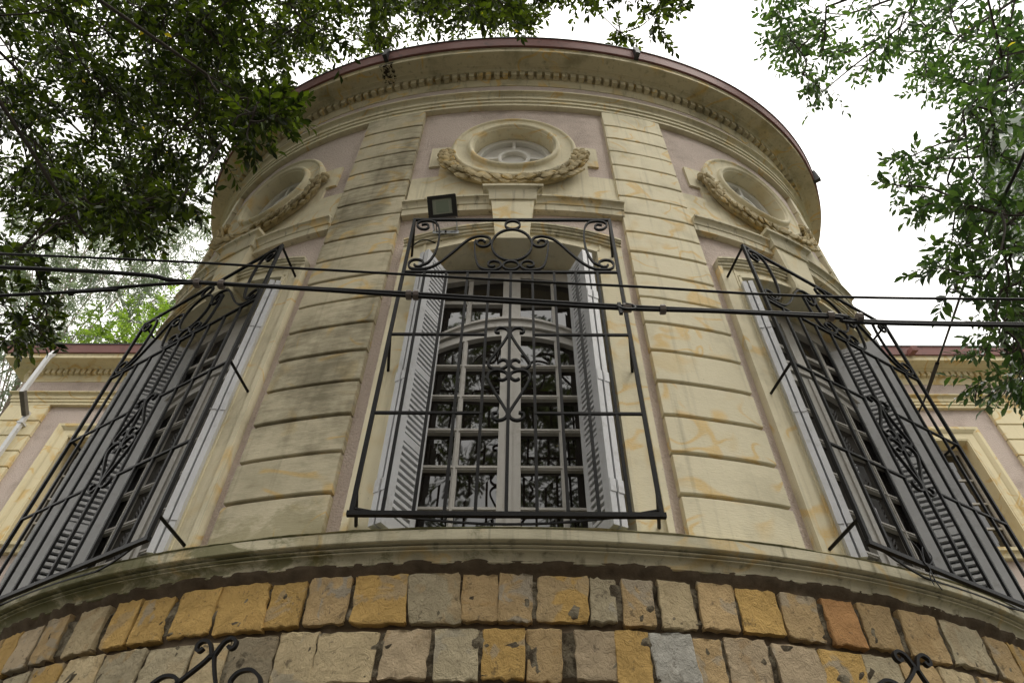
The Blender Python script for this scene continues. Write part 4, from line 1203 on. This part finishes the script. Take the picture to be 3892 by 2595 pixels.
q = MB(); q.tube(catmull([dpts[2], tuple(.55 * np.array(dpts[2]) + .45 * np.array(dpts[3]))], 4), .024, 6); q.build('splice', M_rubber, dt)

# ================================================================ TREES
def leaf_arrays(pos, direc, up, size, width, curl):
    """8-triangle folded leaves; all arguments arrays of n"""
    n = len(pos)
    d = direc / (np.linalg.norm(direc, axis=1, keepdims=True) + 1e-9)
    s = np.cross(d, up); s /= np.linalg.norm(s, axis=1, keepdims=True) + 1e-9
    u = np.cross(s, d)
    tpl = np.array([(0, 0, 0), (.30, .36, .05), (.30, -.36, .05), (.30, 0, 0), (.66, .40, .02), (.66, -.40, .02), (.66, 0, -.03), (1, 0, -.12)])
    L = size[:, None, None]
    V = pos[:, None, :] + d[:, None, :] * tpl[None, :, 0:1] * L + s[:, None, :] * tpl[None, :, 1:2] * (L * width[:, None, None]) + u[:, None, :] * tpl[None, :, 2:3] * L * curl[:, None, None]
    F = np.array([(0, 3, 1), (0, 2, 3), (1, 3, 6), (1, 6, 4), (3, 2, 5), (3, 5, 6), (4, 6, 7), (6, 5, 7)])
    return V, F
def foliage_mesh(name, V, F, tint, mat):
    n = len(V); me = bpy.data.meshes.new(name)
    me.vertices.add(n * 8); me.vertices.foreach_set('co', V.reshape(-1))
    f = (F[None] + (np.arange(n) * 8)[:, None, None]).reshape(-1, 3)
    me.loops.add(len(f) * 3); me.loops.foreach_set('vertex_index', f.reshape(-1).astype(np.int32))
    me.polygons.add(len(f)); me.polygons.foreach_set('loop_start', (np.arange(len(f)) * 3).astype(np.int32))
    at = me.attributes.new('tint', 'FLOAT', 'POINT'); at.data.foreach_set('value', np.repeat(tint, 8).astype(np.float32))
    me.update(calc_edges=True); me.validate()
    me.polygons.foreach_set('use_smooth', [True] * len(f))
    me.materials.append(mat)
    return me
LEAF_TPL = {}
def leaf_template(mat, ti):
    k = (mat.name, ti)
    if k not in LEAF_TPL:
        V, F = leaf_arrays(np.zeros((1, 3)), np.array([[1., 0, 0]]), np.array([[0, 0, 1.]]), np.array([1.]), np.array([1.]), np.array([1.]))
        LEAF_TPL[k] = foliage_mesh('leaf', V, F, np.array([ti]), mat)
    return LEAF_TPL[k]

def tree(name, label, cat, base, fork, clumps, seed, leaf=.085, width=.42, mat=None, bark=None, nb=8, trunk_r=.16, twigs=7, per=11, droop=.25, group=None, singles=0, alpha=1.0):
    r = np.random.default_rng(seed)
    base = np.array(base, float); fork = np.array(fork, float)
    cl = np.array(clumps, float)
    t = thing(name, label, cat, tuple(base), 0, group)
    q = MB()
    pts = catmull([base - [0, 0, .1], base * .6 + fork * .4 + r.normal(0, .08, 3) * [1, 1, 0], fork], 6)
    q.tube(pts, np.linspace(trunk_r * 1.25, trunk_r * .8, len(pts)), 10)
    q.build('trunk', bark, t, 60)
    # boughs to the centres of groups of clumps
    cen = cl[r.choice(len(cl), nb, replace=False), :3].copy()
    for _ in range(12):
        a = np.argmin(((cl[:, None, :3] - cen[None]) ** 2).sum(-1), 1)
        for k in range(nb):
            if (a == k).any(): cen[k] = cl[a == k, :3].mean(0)
    tw = MB(); P = []; D = []; U = []
    wood = []
    for k in range(nb):
        mem = cl[a == k]
        if len(mem) == 0: continue
        mid = fork * .5 + cen[k] * .5 + np.array([0, 0, .8]) + r.normal(0, .15, 3)
        bp = catmull([fork + r.normal(0, trunk_r * .2, 3), mid, cen[k]], 8)
        d0 = np.linalg.norm(cen[k] - fork)
        q = MB(); q.tube(bp, np.linspace(trunk_r * .17, .012, len(bp)), 7); q.build('branch', bark, t, 60)
        wood.extend([(p, i) for i, p in enumerate(bp) if i > 3])
        for c in mem[np.argsort(np.linalg.norm(mem[:, :3] - fork, axis=1))]:
            s0, wgt = None, 1e9
            for p, _ in wood:
                e = np.linalg.norm(p - c[:3]) + .35 * max(0, np.linalg.norm(p - fork) - np.linalg.norm(c[:3] - fork) + .1)
                if e < wgt: s0, wgt = p, e
            m2 = (s0 + c[:3]) / 2 + r.normal(0, .05, 3)
            bb = catmull([s0, m2, c[:3]], 4)
            tw.tube(bb, np.linspace(.011, .005, len(bb)), 4)
            wood.extend([(p, 9) for p in bb[2::2]])
            main = c[:3] - s0; main /= np.linalg.norm(main) + 1e-9
            for _ in range(max(3, int(round(twigs * min(1.0, c[3] / .32))))):
                v = main * .55 + r.normal(0, .62, 3) + np.array([0, 0, -droop * .5]); v /= np.linalg.norm(v)
                L = c[3] * r.uniform(.8, 1.35)
                st = c[:3] - main * r.uniform(0, .5) * c[3]
                en = st + v * L + np.array([0, 0, -droop * L * .5])
                tp = catmull([st, (st + en) / 2 + np.array([0, 0, .06 * L]), en], 3)
                tw.tube(tp, np.linspace(.0042, .0018, len(tp)), 3, caps=False)
                n = max(3, int(per * r.uniform(.75, 1.25)))
                for j in range(n):
                    u = .18 + .82 * (j + .5) / n
                    p = tp[0] * (1 - u) ** 2 + 2 * u * (1 - u) * tp[len(tp) // 2] + u * u * tp[-1]
                    side = np.cross(v, [0, 0, 1.0]); side /= np.linalg.norm(side) + 1e-9
                    sg = 1 if j % 2 else -1
                    d = v * r.uniform(.45, .9) + side * sg * r.uniform(.5, .95) + np.array([0, 0, -droop * r.uniform(.2, 1.3)]) + r.normal(0, .18, 3)
                    if j == n - 1: d = v + r.normal(0, .15, 3)
                    P.append(p); D.append(d); U.append(np.array([0, 0, 1.0]) + r.normal(0, .45, 3))
    tw.build('twigs', bark, t, 60, kind='stuff')
    P = np.array(P); D = np.array(D); U = np.array(U); n = len(P)
    sz = leaf * r.uniform(.5, 1.22, n); wd_ = width * r.uniform(.8, 1.15, n); cu = r.uniform(.4, 2.2, n); ti = r.beta(.55, 1.25, n) * .985 + (r.random(n) < .006) * .5
    V, F = leaf_arrays(P, D, U, sz, wd_, cu)
    one = np.zeros(n, bool)
    if singles:
        rel = P - CAMP; dep = rel @ _F
        uu = np.abs(rel @ _R / dep * 24 / 18); vv_ = np.abs(rel @ _U / dep * 24 / 12)
        vis = (dep > .3) & (uu < .98) & (vv_ < .97)
        key = np.where(vis, sz / np.maximum(dep, .3), -1)
        one[np.argsort(-key)[:singles]] = True
    cr = link('foliage', foliage_mesh('foliage', V[~one], F, ti[~one], mat), t, kind='stuff')
    for i in np.where(one)[0]:
        d = D[i] / np.linalg.norm(D[i]); s = np.cross(d, U[i]); s /= np.linalg.norm(s); u = np.cross(s, d)
        M = Matrix([[d[k] * sz[i], s[k] * sz[i] * wd_[i], u[k] * sz[i] * cu[i], P[i][k]] for k in range(3)] + [[0, 0, 0, 1]])
        link('leaf', leaf_template(mat, min(.94, round(float(ti[i]) * 7) / 7)), t, M)
    return t
def parse(s): return [tuple(float(x) / 100 for x in q.split(',')) for q in s.split()]
CL_L = parse("-252,199,771,37 -297,157,804,46 -241,236,927,46 -426,324,965,33 -360,298,1090,33 -571,454,943,32 -220,194,999,38 -571,301,1048,36 -512,333,842,43 -549,299,1047,39 -113,248,1121,37 -516,381,911,42 -378,257,1008,33 -339,309,739,37 -613,403,976,38 -373,362,1071,36 -371,185,963,41 -418,307,722,38 -659,436,936,34 -317,247,944,40 -354,226,746,32 -607,321,1090,44 -372,314,970,44 -401,345,809,40 -499,165,844,35 -426,174,871,40 -443,307,982,43 -255,309,1054,35 -337,233,737,33 -369,343,1026,32 -316,313,938,42 -318,312,885,41 -511,337,950,35 -282,193,771,32 -393,315,719,42 -399,175,858,41 -553,358,1054,35 -173,210,831,37 -306,174,765,33 -514,295,952,46 -523,356,795,43 -432,328,877,33 -419,336,1088,37 -314,212,761,36 -491,209,1000,38 -717,271,1129,34 -324,321,689,38 -131,156,818,45 -229,247,939,35 -479,257,779,38 -484,253,902,37 -406,396,814,40 -316,362,996,36 -433,383,824,45 -524,355,834,39 -125,223,979,35 -222,244,1200,45 -254,254,1021,35 -316,158,814,34 -443,325,748,44 -473,160,805,45 -194,239,1172,35 -394,272,778,46 -421,326,911,36 -324,243,1105,41 -298,294,787,36 -339,216,1019,35 -488,402,850,35 -443,331,913,33 -348,195,781,36 -268,180,903,36 -642,444,996,45 -338,191,922,39 -447,391,937,45 -422,293,1109,44 -581,255,1016,43 -67,168,868,38 -262,265,803,41 -467,203,912,37 -396,253,1044,44 -554,255,930,38 -571,406,969,35 -427,251,768,45 -360,342,808,38 -596,216,1056,35 -382,168,879,38 -586,281,1031,37 -426,246,963,46 -584,423,922,40 -248,245,753,40 -416,340,1047,32 -320,205,1003,41 -681,358,1062,33 -635,232,1047,45 -641,347,1035,37 -143,193,919,34 -336,244,821,38 -314,244,788,44 -499,309,1103,36 -502,276,927,41 -296,260,699,45 -345,281,890,36 -490,255,1131,34 -254,258,699,39 -267,215,729,32 -310,267,848,34 -472,390,976,43 -603,262,924,43 -285,258,1178,40 -332,298,1102,46 -490,379,850,45 -136,187,873,44 -444,166,775,40 -367,347,938,35 -293,193,874,38 -398,202,1018,45 -631,313,961,39 -436,240,744,33 -175,269,1125,34 -184,183,908,34 -275,269,962,35 -407,405,853,39 -369,188,871,34 -510,211,908,44 -306,277,817,40 -314,194,875,33 -690,250,1137,42 -531,278,957,44 -240,171,791,32 -407,283,686,44 -520,282,1048,40 -248,202,818,40 -555,182,925,40 -395,358,746,39 -277,163,828,32 -424,232,1044,32 -312,262,898,42 -409,194,971,33 -468,268,882,43 -641,284,977,34 -305,257,1146,33 -407,290,991,39 -231,214,1066,45 -608,410,939,33 -252,243,887,46 -338,338,1013,37 -553,296,921,43 -405,247,995,38 -215,231,949,45 -210,238,1030,35 -429,244,705,33 -425,250,1025,36 -480,314,897,44 -615,228,1085,38 -526,278,827,35 -401,290,772,44 -402,287,1052,34 -379,336,1072,41 -239,181,812,40 -98,203,951,37 -584,319,860,39 -406,247,698,36 -421,333,1013,40 -281,323,995,35 -215,308,1101,43 -431,263,1167,35 -604,365,1016,36 -509,372,866,40 -373,313,1087,36 -400,362,976,42 -212,219,894,42 -269,206,787,33 -378,238,973,35 -538,322,912,46 -138,166,860,40 -231,223,727,38 -136,209,997,45 -71,179,917,35 -500,298,986,32 -466,327,777,35 -357,255,1037,40 -466,175,785,35 -501,222,1041,40 -409,221,873,43 -471,218,958,45 -491,413,1005,35 -394,235,807,38 -112,257,1040,37 -275,306,1093,43 -494,346,934,34 -626,362,1017,34 -613,265,1169,43 -539,362,810,32 -442,189,768,34 -459,178,808,38 -388,251,1166,33 -638,374,892,43 -540,454,944,33 -639,334,1095,42 -486,219,914,45 -277,215,833,35 -269,238,917,44 -371,229,763,37 -699,444,1013,33 -159,213,961,43 -350,252,758,46 -312,296,834,37 -135,278,1146,40 -636,204,1041,32 -398,227,930,37 -722,296,1099,40 -370,328,757,38 -211,194,853,46 -381,173,772,33 -462,385,1011,46 -392,285,864,38 -286,277,1022,35 -419,315,863,37 -340,322,786,34 -329,399,1025,33 -301,189,934,41 -193,302,1097,45 -207,233,747,36 -329,338,894,46 -611,245,1112,44 -416,335,935,40 -427,419,926,32 -264,263,987,38 -575,254,1070,38 -386,284,969,41 -346,307,905,38 -466,379,904,33 -475,331,1026,34 -261,227,764,39 -650,251,1056,42 -332,203,842,36 -294,207,1052,35 -457,395,821,39 -377,291,991,39 -305,277,1124,34 -297,273,616,17 -265,251,577,21 -289,235,567,19 -276,283,641,22 -282,245,581,17 -229,242,575,22 -286,257,598,19 -234,253,587,22 -339,284,646,17 -35,272,1110,33 -6,195,831,31 171,233,994,25 136,208,833,24 130,237,1085,28 84,172,847,26 28,206,1014,27 111,175,904,33 72,215,987,33 131,186,956,31 145,185,915,29 67,195,955,30 7,216,1064,30 -26,161,831,28 -78,243,1054,32 126,271,1013,31 178,234,1141,28 -19,220,1027,25 -37,183,802,27 102,183,869,25 87,178,898,31 9,261,1070,26 118,180,861,30 -54,189,895,28 -90,222,1060,32 -20,257,1030,27 55,207,1006,26 19,259,1037,33 141,195,868,29 -2,229,1142,29 -3,196,878,24 39,213,1078,25 46,238,1062,32 -44,219,985,26 -25,275,1093,35 -80,229,1032,29 -92,240,1007,35 -90,206,894,35 -160,254,1014,27 -26,284,1111,28 20,213,966,27 3,254,1058,35 -35,199,896,31 -22,183,883,28 -146,192,923,27 40,199,945,33 -25,216,987,32 -86,237,975,27 -165,290,1057,29 -158,232,1027,33 -58,241,1149,30 4,258,1029,33 -155,268,974,33 -77,291,1103,35 -99,231,1034,36 -54,194,913,27 -430,351,737,17 -421,345,710,21 -413,304,681,16 -368,358,710,21 -430,359,758,19 -461,348,753,19 -295,271,623,21 -370,294,628,17 -298,300,676,16 -319,314,669,18 -311,296,620,19 -463,388,800,17 -382,302,647,20 -374,375,760,17 -346,363,715,21 -363,323,690,21 -334,323,715,16 -324,312,697,18 -384,300,674,17 -346,289,646,19 -470,396,779,19 -384,345,716,17 -408,385,791,19 -374,367,786,17 -426,329,602,20 -358,319,516,18 -367,351,557,22 -338,310,506,20 -404,320,585,18 -373,324,550,20 -371,299,593,22 -330,260,531,19 -336,310,539,14 -374,329,586,20 -373,278,550,16 -397,301,564,16 -393,371,569,22 -396,369,585,21 -211,224,683,22 -165,200,619,21 -171,210,635,18 -180,212,601,16 -183,203,631,22 -210,238,685,16 -196,222,660,17 -207,217,669,16 -171,210,666,18 -375,-375,964,54 -412,53,606,53 -705,-209,780,50 -721,-20,1172,47 -735,211,1237,57 -300,-346,953,50 -901,51,1116,55 -736,-169,1250,41 -766,-118,975,45 -320,13,774,58 -581,298,728,51 -392,154,1135,45 -137,43,880,54 -316,-332,1037,52 -579,-364,874,52 -419,-220,1192,42 -369,-303,799,60 -342,2,606,42 -230,51,665,58 -530,6,672,55 -696,-217,1198,46 -489,146,684,53 -796,-197,948,54 -823,84,1164,59 -779,-128,825,56 -335,-76,633,55 -831,33,791,52 -709,141,651,46 -837,48,863,45 -731,-187,838,41 -260,-176,821,41 -293,116,745,51 -390,-100,663,51 -839,33,1050,53 -277,-166,1208,48 -678,182,1176,52 -98,41,816,56 -686,32,674,45 -564,-113,636,46 -448,-182,1286,44 -549,237,693,46 -688,-39,1279,42 -304,111,1192,54 -541,-268,739,44 -473,-310,1055,57 -775,345,956,51 -637,-217,676,59 -691,-135,1290,42 -588,230,652,47 -301,-258,805,52 -893,-4,936,58 -667,-13,721,40 -243,75,1061,47 -552,-325,949,50 -903,93,927,44 -760,-297,1028,57 -967,40,953,56 -869,-87,1119,40 -485,-264,1182,47 -174,53,1092,53 -249,-134,869,59 -236,-121,710,52 -317,-97,813,47 -958,89,918,43 -212,-146,925,46 -718,-344,1034,43 -931,103,1084,48 -216,-12,975,57 -849,201,794,52 -555,-98,1288,43 -743,71,1170,56 -718,273,1015,44 -477,-390,975,60 -155,-26,940,59 -664,-351,953,56 -77,95,889,52 -598,-357,1024,57 -835,-198,1089,52 -898,151,1084,46 -700,-219,1122,54 -359,-43,1222,55 -181,-140,1165,50 -595,-178,1221,50 -722,-77,1118,60 -628,-136,1280,51 -646,206,823,53 -597,-275,1142,42 -676,-80,656,60 -304,-156,774,45 -489,-348,833,57")
CL_D = parse("433,236,971,23 433,268,964,29 320,194,939,22 647,257,1135,30 295,192,960,27 549,229,1056,23 575,267,1133,29 424,319,1079,23 432,331,1109,22 317,270,948,30 330,266,916,26 596,274,1023,24 404,184,946,26 523,325,1052,32 276,232,881,32 313,276,847,31 472,223,1006,23 309,271,984,31 443,264,1073,25 479,291,917,26 487,198,973,22 448,219,857,25 522,195,988,23 389,224,885,25 559,290,1123,25 320,255,999,31 495,248,896,29 599,218,1090,27 290,259,850,24 441,240,932,23 618,250,1214,28 524,270,1011,24 400,292,1111,32 300,244,989,31 364,261,1109,24 543,266,1180,28 473,297,1025,22 313,218,997,28 476,240,963,28 659,237,1144,26 473,303,939,26 459,341,1124,26 510,254,1039,24 600,229,1136,27 580,237,1131,29 584,303,984,29 296,262,953,29 442,262,833,29 373,242,881,31 537,332,1068,31 596,245,1079,27 467,299,1077,28 522,348,1028,23 460,240,1149,29 356,182,912,29 527,246,913,30 515,274,937,24 482,352,1109,25 295,220,971,25 328,247,936,29 506,287,982,27 295,193,914,28 362,320,983,23 630,290,1104,27 472,244,815,27 453,331,680,24 403,252,622,22 383,174,669,27 349,264,596,29 483,248,799,22 554,328,874,23 396,325,800,25 380,294,684,25 464,247,746,20 325,261,597,28 409,262,764,20 378,325,712,21 314,280,665,29 381,260,579,22 411,273,688,27 423,362,782,22 466,343,726,26 409,368,819,29 550,256,911,25 362,278,709,23 496,294,859,25 498,382,828,27 420,221,750,24 517,341,829,28 468,347,849,24 399,321,678,25 497,326,839,27 381,246,613,27 552,353,833,21 425,282,647,24 429,210,772,30 500,288,897,27 354,259,623,24 481,226,819,25 466,268,805,29 491,352,772,23 376,242,664,26 382,290,611,21 553,381,808,21 351,194,643,21 373,193,703,28 432,316,743,26 471,345,746,26 460,271,835,29 436,295,783,27 365,290,588,22 501,397,784,24 354,231,680,28 382,235,682,22 328,299,507,20 341,291,540,25 402,369,562,25 327,287,588,23 459,414,586,26 355,314,620,26 324,262,537,24 320,279,537,19 381,397,557,22 365,311,530,18 414,368,619,25 380,331,564,24 378,280,573,19 449,365,643,22 418,309,609,24 365,363,549,22 370,342,554,26 470,361,644,22 334,316,500,21 366,357,513,22 397,402,549,22 396,380,531,25 397,384,589,19 399,345,663,22 379,308,571,19 406,340,607,24 402,360,608,18 298,282,555,20 341,319,481,24 446,387,602,23 288,276,518,19 398,368,545,24 328,25,977,55 827,-135,963,51 536,26,1209,60 429,-159,1111,57 707,394,921,56 659,-142,783,48 777,210,1195,43 882,-128,763,54 422,-223,799,51 391,-25,797,46 791,155,644,60 885,31,789,56 475,-212,835,45 676,422,795,50 665,47,1286,49 780,-79,1065,56 836,209,790,45 685,-192,794,41 765,-100,1172,54 570,-98,754,56 747,426,852,54 658,92,648,59 743,-39,1108,48 753,-167,756,55 659,-142,1071,58 640,213,1263,41 733,297,912,51 393,-75,1042,52 484,-51,780,58 953,92,1016,58 564,-198,956,59 611,-83,566,41 872,-147,837,47 394,-90,1189,53 655,60,1228,59 383,-104,988,42 907,-98,944,47 757,332,765,59 850,-213,943,45 304,117,754,52 509,-81,661,46 704,-92,1124,55 711,186,712,53 733,-149,906,52 772,25,1126,51 422,-221,1054,40 914,193,868,60 419,-43,707,50 894,186,719,47 766,142,763,54 893,-89,843,58 304,74,950,59 385,107,798,52 470,217,678,47 431,133,637,54 709,355,743,51 607,215,732,50 819,-42,696,44 792,328,859,43 568,-108,675,54 440,-264,949,54 369,86,1122,58 585,347,663,45 345,72,769,56 690,-228,1024,52 816,207,1149,41 766,305,1147,51 757,44,1296,59 438,44,642,52 497,-73,1212,43")
tree('overhanging_tree', 'dense broad-leaved tree hanging over the left side of the mansion', 'tree', (-6.6, -1.9, 0), (-6.3, -1.6, 6.2), CL_L, 21, leaf=.080, width=.50, mat=M_leaf, bark=M_bark, nb=13, trunk_r=.19, twigs=10, per=13, droop=.12, singles=290)
tree('glossy_leaved_tree', 'open glossy-leaved tree reaching in over the right wing', 'tree', (6.3, -.4, 0), (6.4, -.3, 5.0), CL_D, 22, leaf=.092, width=.47, mat=M_leaf2, bark=M_bark, nb=13, trunk_r=.17, twigs=9, per=9, droop=.2, singles=290)

def crown(n, c, rad, r0, r1, seed, md):
    r = np.random.default_rng(seed); out = []; k = 0
    while len(out) < n and k < 20000:
        k += 1
        p = r.normal(size=3); p /= np.linalg.norm(p); p *= r.uniform(.15, 1) ** .5
        p = np.array(c) + p * np.array(rad)
        if any(np.linalg.norm(p - np.array(o[:3])) < md for o in out): continue
        out.append((*p, r.uniform(r0, r1)))
    return out
# behind the left wing
tree('eucalyptus', 'tall pale grey-green eucalyptus seen through the wires at far left', 'tree', (-14.2, 14.5, 0), (-14.2, 14.3, 13.0), crown(260, (-14.4, 13.6, 20.8), (5.4, 2.8, 6.4), .5, .8, 31, .55), 31, leaf=.19, width=.26, mat=M_euc, bark=M_barkpale, nb=16, trunk_r=.15, twigs=10, per=14, droop=.7)
tree('lime_green_tree', 'bright yellow-green tree showing above the roof of the left wing', 'tree', (-10.6, 14.2, 0), (-10.6, 14.0, 11.0), crown(120, (-10.5, 13.6, 16.0), (2.7, 1.8, 3.0), .4, .6, 32, .42), 32, leaf=.14, width=.42, mat=M_lime, bark=M_bark, nb=8, trunk_r=.14, twigs=9, per=14)
# across the street, mirrored in the panes
tree('street_tree', 'broad street tree standing across the road, mirrored in the panes at left', 'tree', (-3.6, -10.5, 0), (-3.4, -10.3, 4.5), crown(170, (-3.6, -8.6, 13.2), (5.6, 3.4, 7.2), .7, 1.0, 33, .85), 33, leaf=.25, width=.46, mat=M_leaf, bark=M_bark, nb=9, trunk_r=.22, twigs=9, per=12)
tree('street_tree', 'broad street tree standing across the road, mirrored in the panes at right', 'tree', (4.6, -11.0, 0), (4.4, -10.8, 4.8), crown(160, (4.8, -9.4, 13.4), (5.2, 3.4, 7.2), .7, 1.0, 34, .85), 34, leaf=.25, width=.46, mat=M_leaf, bark=M_bark, nb=9, trunk_r=.22, twigs=9, per=12)

# ================================================================ HIGH-RISE FAR BEHIND THE RIGHT TREE
hr = thing('apartment_tower', 'pale high-rise glimpsed far off between the leaves at upper right', 'building', (66, 38, 0), math.radians(-24))
q = MB(); q.box((-9, -7, 0), (9, 7, 80)); q.build('wall', M_tower, hr, local=True)
for k in range(1, 26):
    z = 3.1 * k
    q = MB(); q.box((-9.9, -8.2, z - .25), (9.3, 7.2, z)); q.build('floor_slab', M_tower, hr, local=True)
    if k > 8:
        for a, b in ((-8.4, -3.4), (-2.6, 2.6), (3.4, 8.4)):
            q = MB(); q.box((a, -7.05, z + .5), (b, -6.95, z + 2.6)); q.build('window', M_towerglass, hr, local=True)
        for a, b in ((-6.2, -1), (1, 6.2)):
            q = MB(); q.box((-9.05, a, z + .5), (-8.95, b, z + 2.6)); q.build('window', M_towerglass, hr, local=True)

# ================================================================ OPPOSITE SIDE OF THE STREET (one house mirrored; side houses and wall added to cut horizon light)
def house(x, y, w, d, h, label, mat):
    t = thing('house', label, 'house', (x, y, 0))
    q = MB(); q.box((x - w / 2, y - d / 2, 0), (x + w / 2, y + d / 2, h)); q.build('wall', mat, t)
    q = MB(); q.loft([[(x - w / 2 - .4, y + d / 2 + .4, h), (x - w / 2 - .4, y, h + 2.6), (x - w / 2 - .4, y - d / 2 - .4, h)], [(x + w / 2 + .4, y + d / 2 + .4, h), (x + w / 2 + .4, y, h + 2.6), (x + w / 2 + .4, y - d / 2 - .4, h)]]); q.build('roof', M_roof, t)
    n = int(w / 2.6)
    for k in range(n):
        for z in (1.0, 4.0):
            xc = x - w / 2 + (k + .5) * w / n
            q = MB(); q.box((xc - .6, y + d / 2 - .02, z), (xc + .6, y + d / 2 + .05, z + 1.5)); wo2 = q.build('window', M_sash, t)
            q = MB(); q.box((xc - .5, y + d / 2 + .04, z + .1), (xc + .5, y + d / 2 + .06, z + 1.4)); q.build('pane', M_glass, wo2)
house(-13, -19, 12, 8, 6.4, 'unseen pink house across the street, added to cut horizon light', M_pink)
house(3, -20, 13, 8, 6.6, 'cream house across the street, opposite the bow front', M_wing)
house(19, -19, 12, 8, 6.2, 'unseen brown-roofed white house to the right, added to cut horizon light', M_oculus)
gw = thing('added_street_wall', 'unseen stone wall added across the street to block low sky light', 'wall', (0, -9.2, 0))  # unseen wall, added to block sky light near the horizon
q = MB(); q.box((-40, -9.4, 0), (40, -9.0, 2.2)); q.build('wall', M_mortar, gw)
q = MB(); q.box((-40, -9.46, 2.2), (40, -8.94, 2.3)); q.build('added_wall_coping', M_kerb, gw)

# ================================================================ GROUND
def struct(name, mb, mat):
    o = mb.build(name, mat); o['kind'] = 'structure'; o['label'] = {'ground': 'dark garden soil around the house', 'road': 'asphalt street in front of the mansion', 'pavement': 'concrete pavement along the front of the mansion', 'kerb': 'stone kerb between pavement and street'}[name]
    return o
q = MB(); q.add([(-600, -600, 0), (600, -600, 0), (600, 600, 0), (-600, 600, 0)], [(0, 1, 2, 3)]); struct('ground', q, M_soil)
q = MB(); q.box((-120, -7.6, -.05), (120, -1.6, .006)); struct('road', q, M_asphalt)
q = MB(); q.box((-120, -1.45, -.05), (120, 2.45, .13)); struct('pavement', q, M_pave)
q = MB(); q.box((-120, -1.6, -.05), (120, -1.45, .135)); struct('kerb', q, M_kerb)
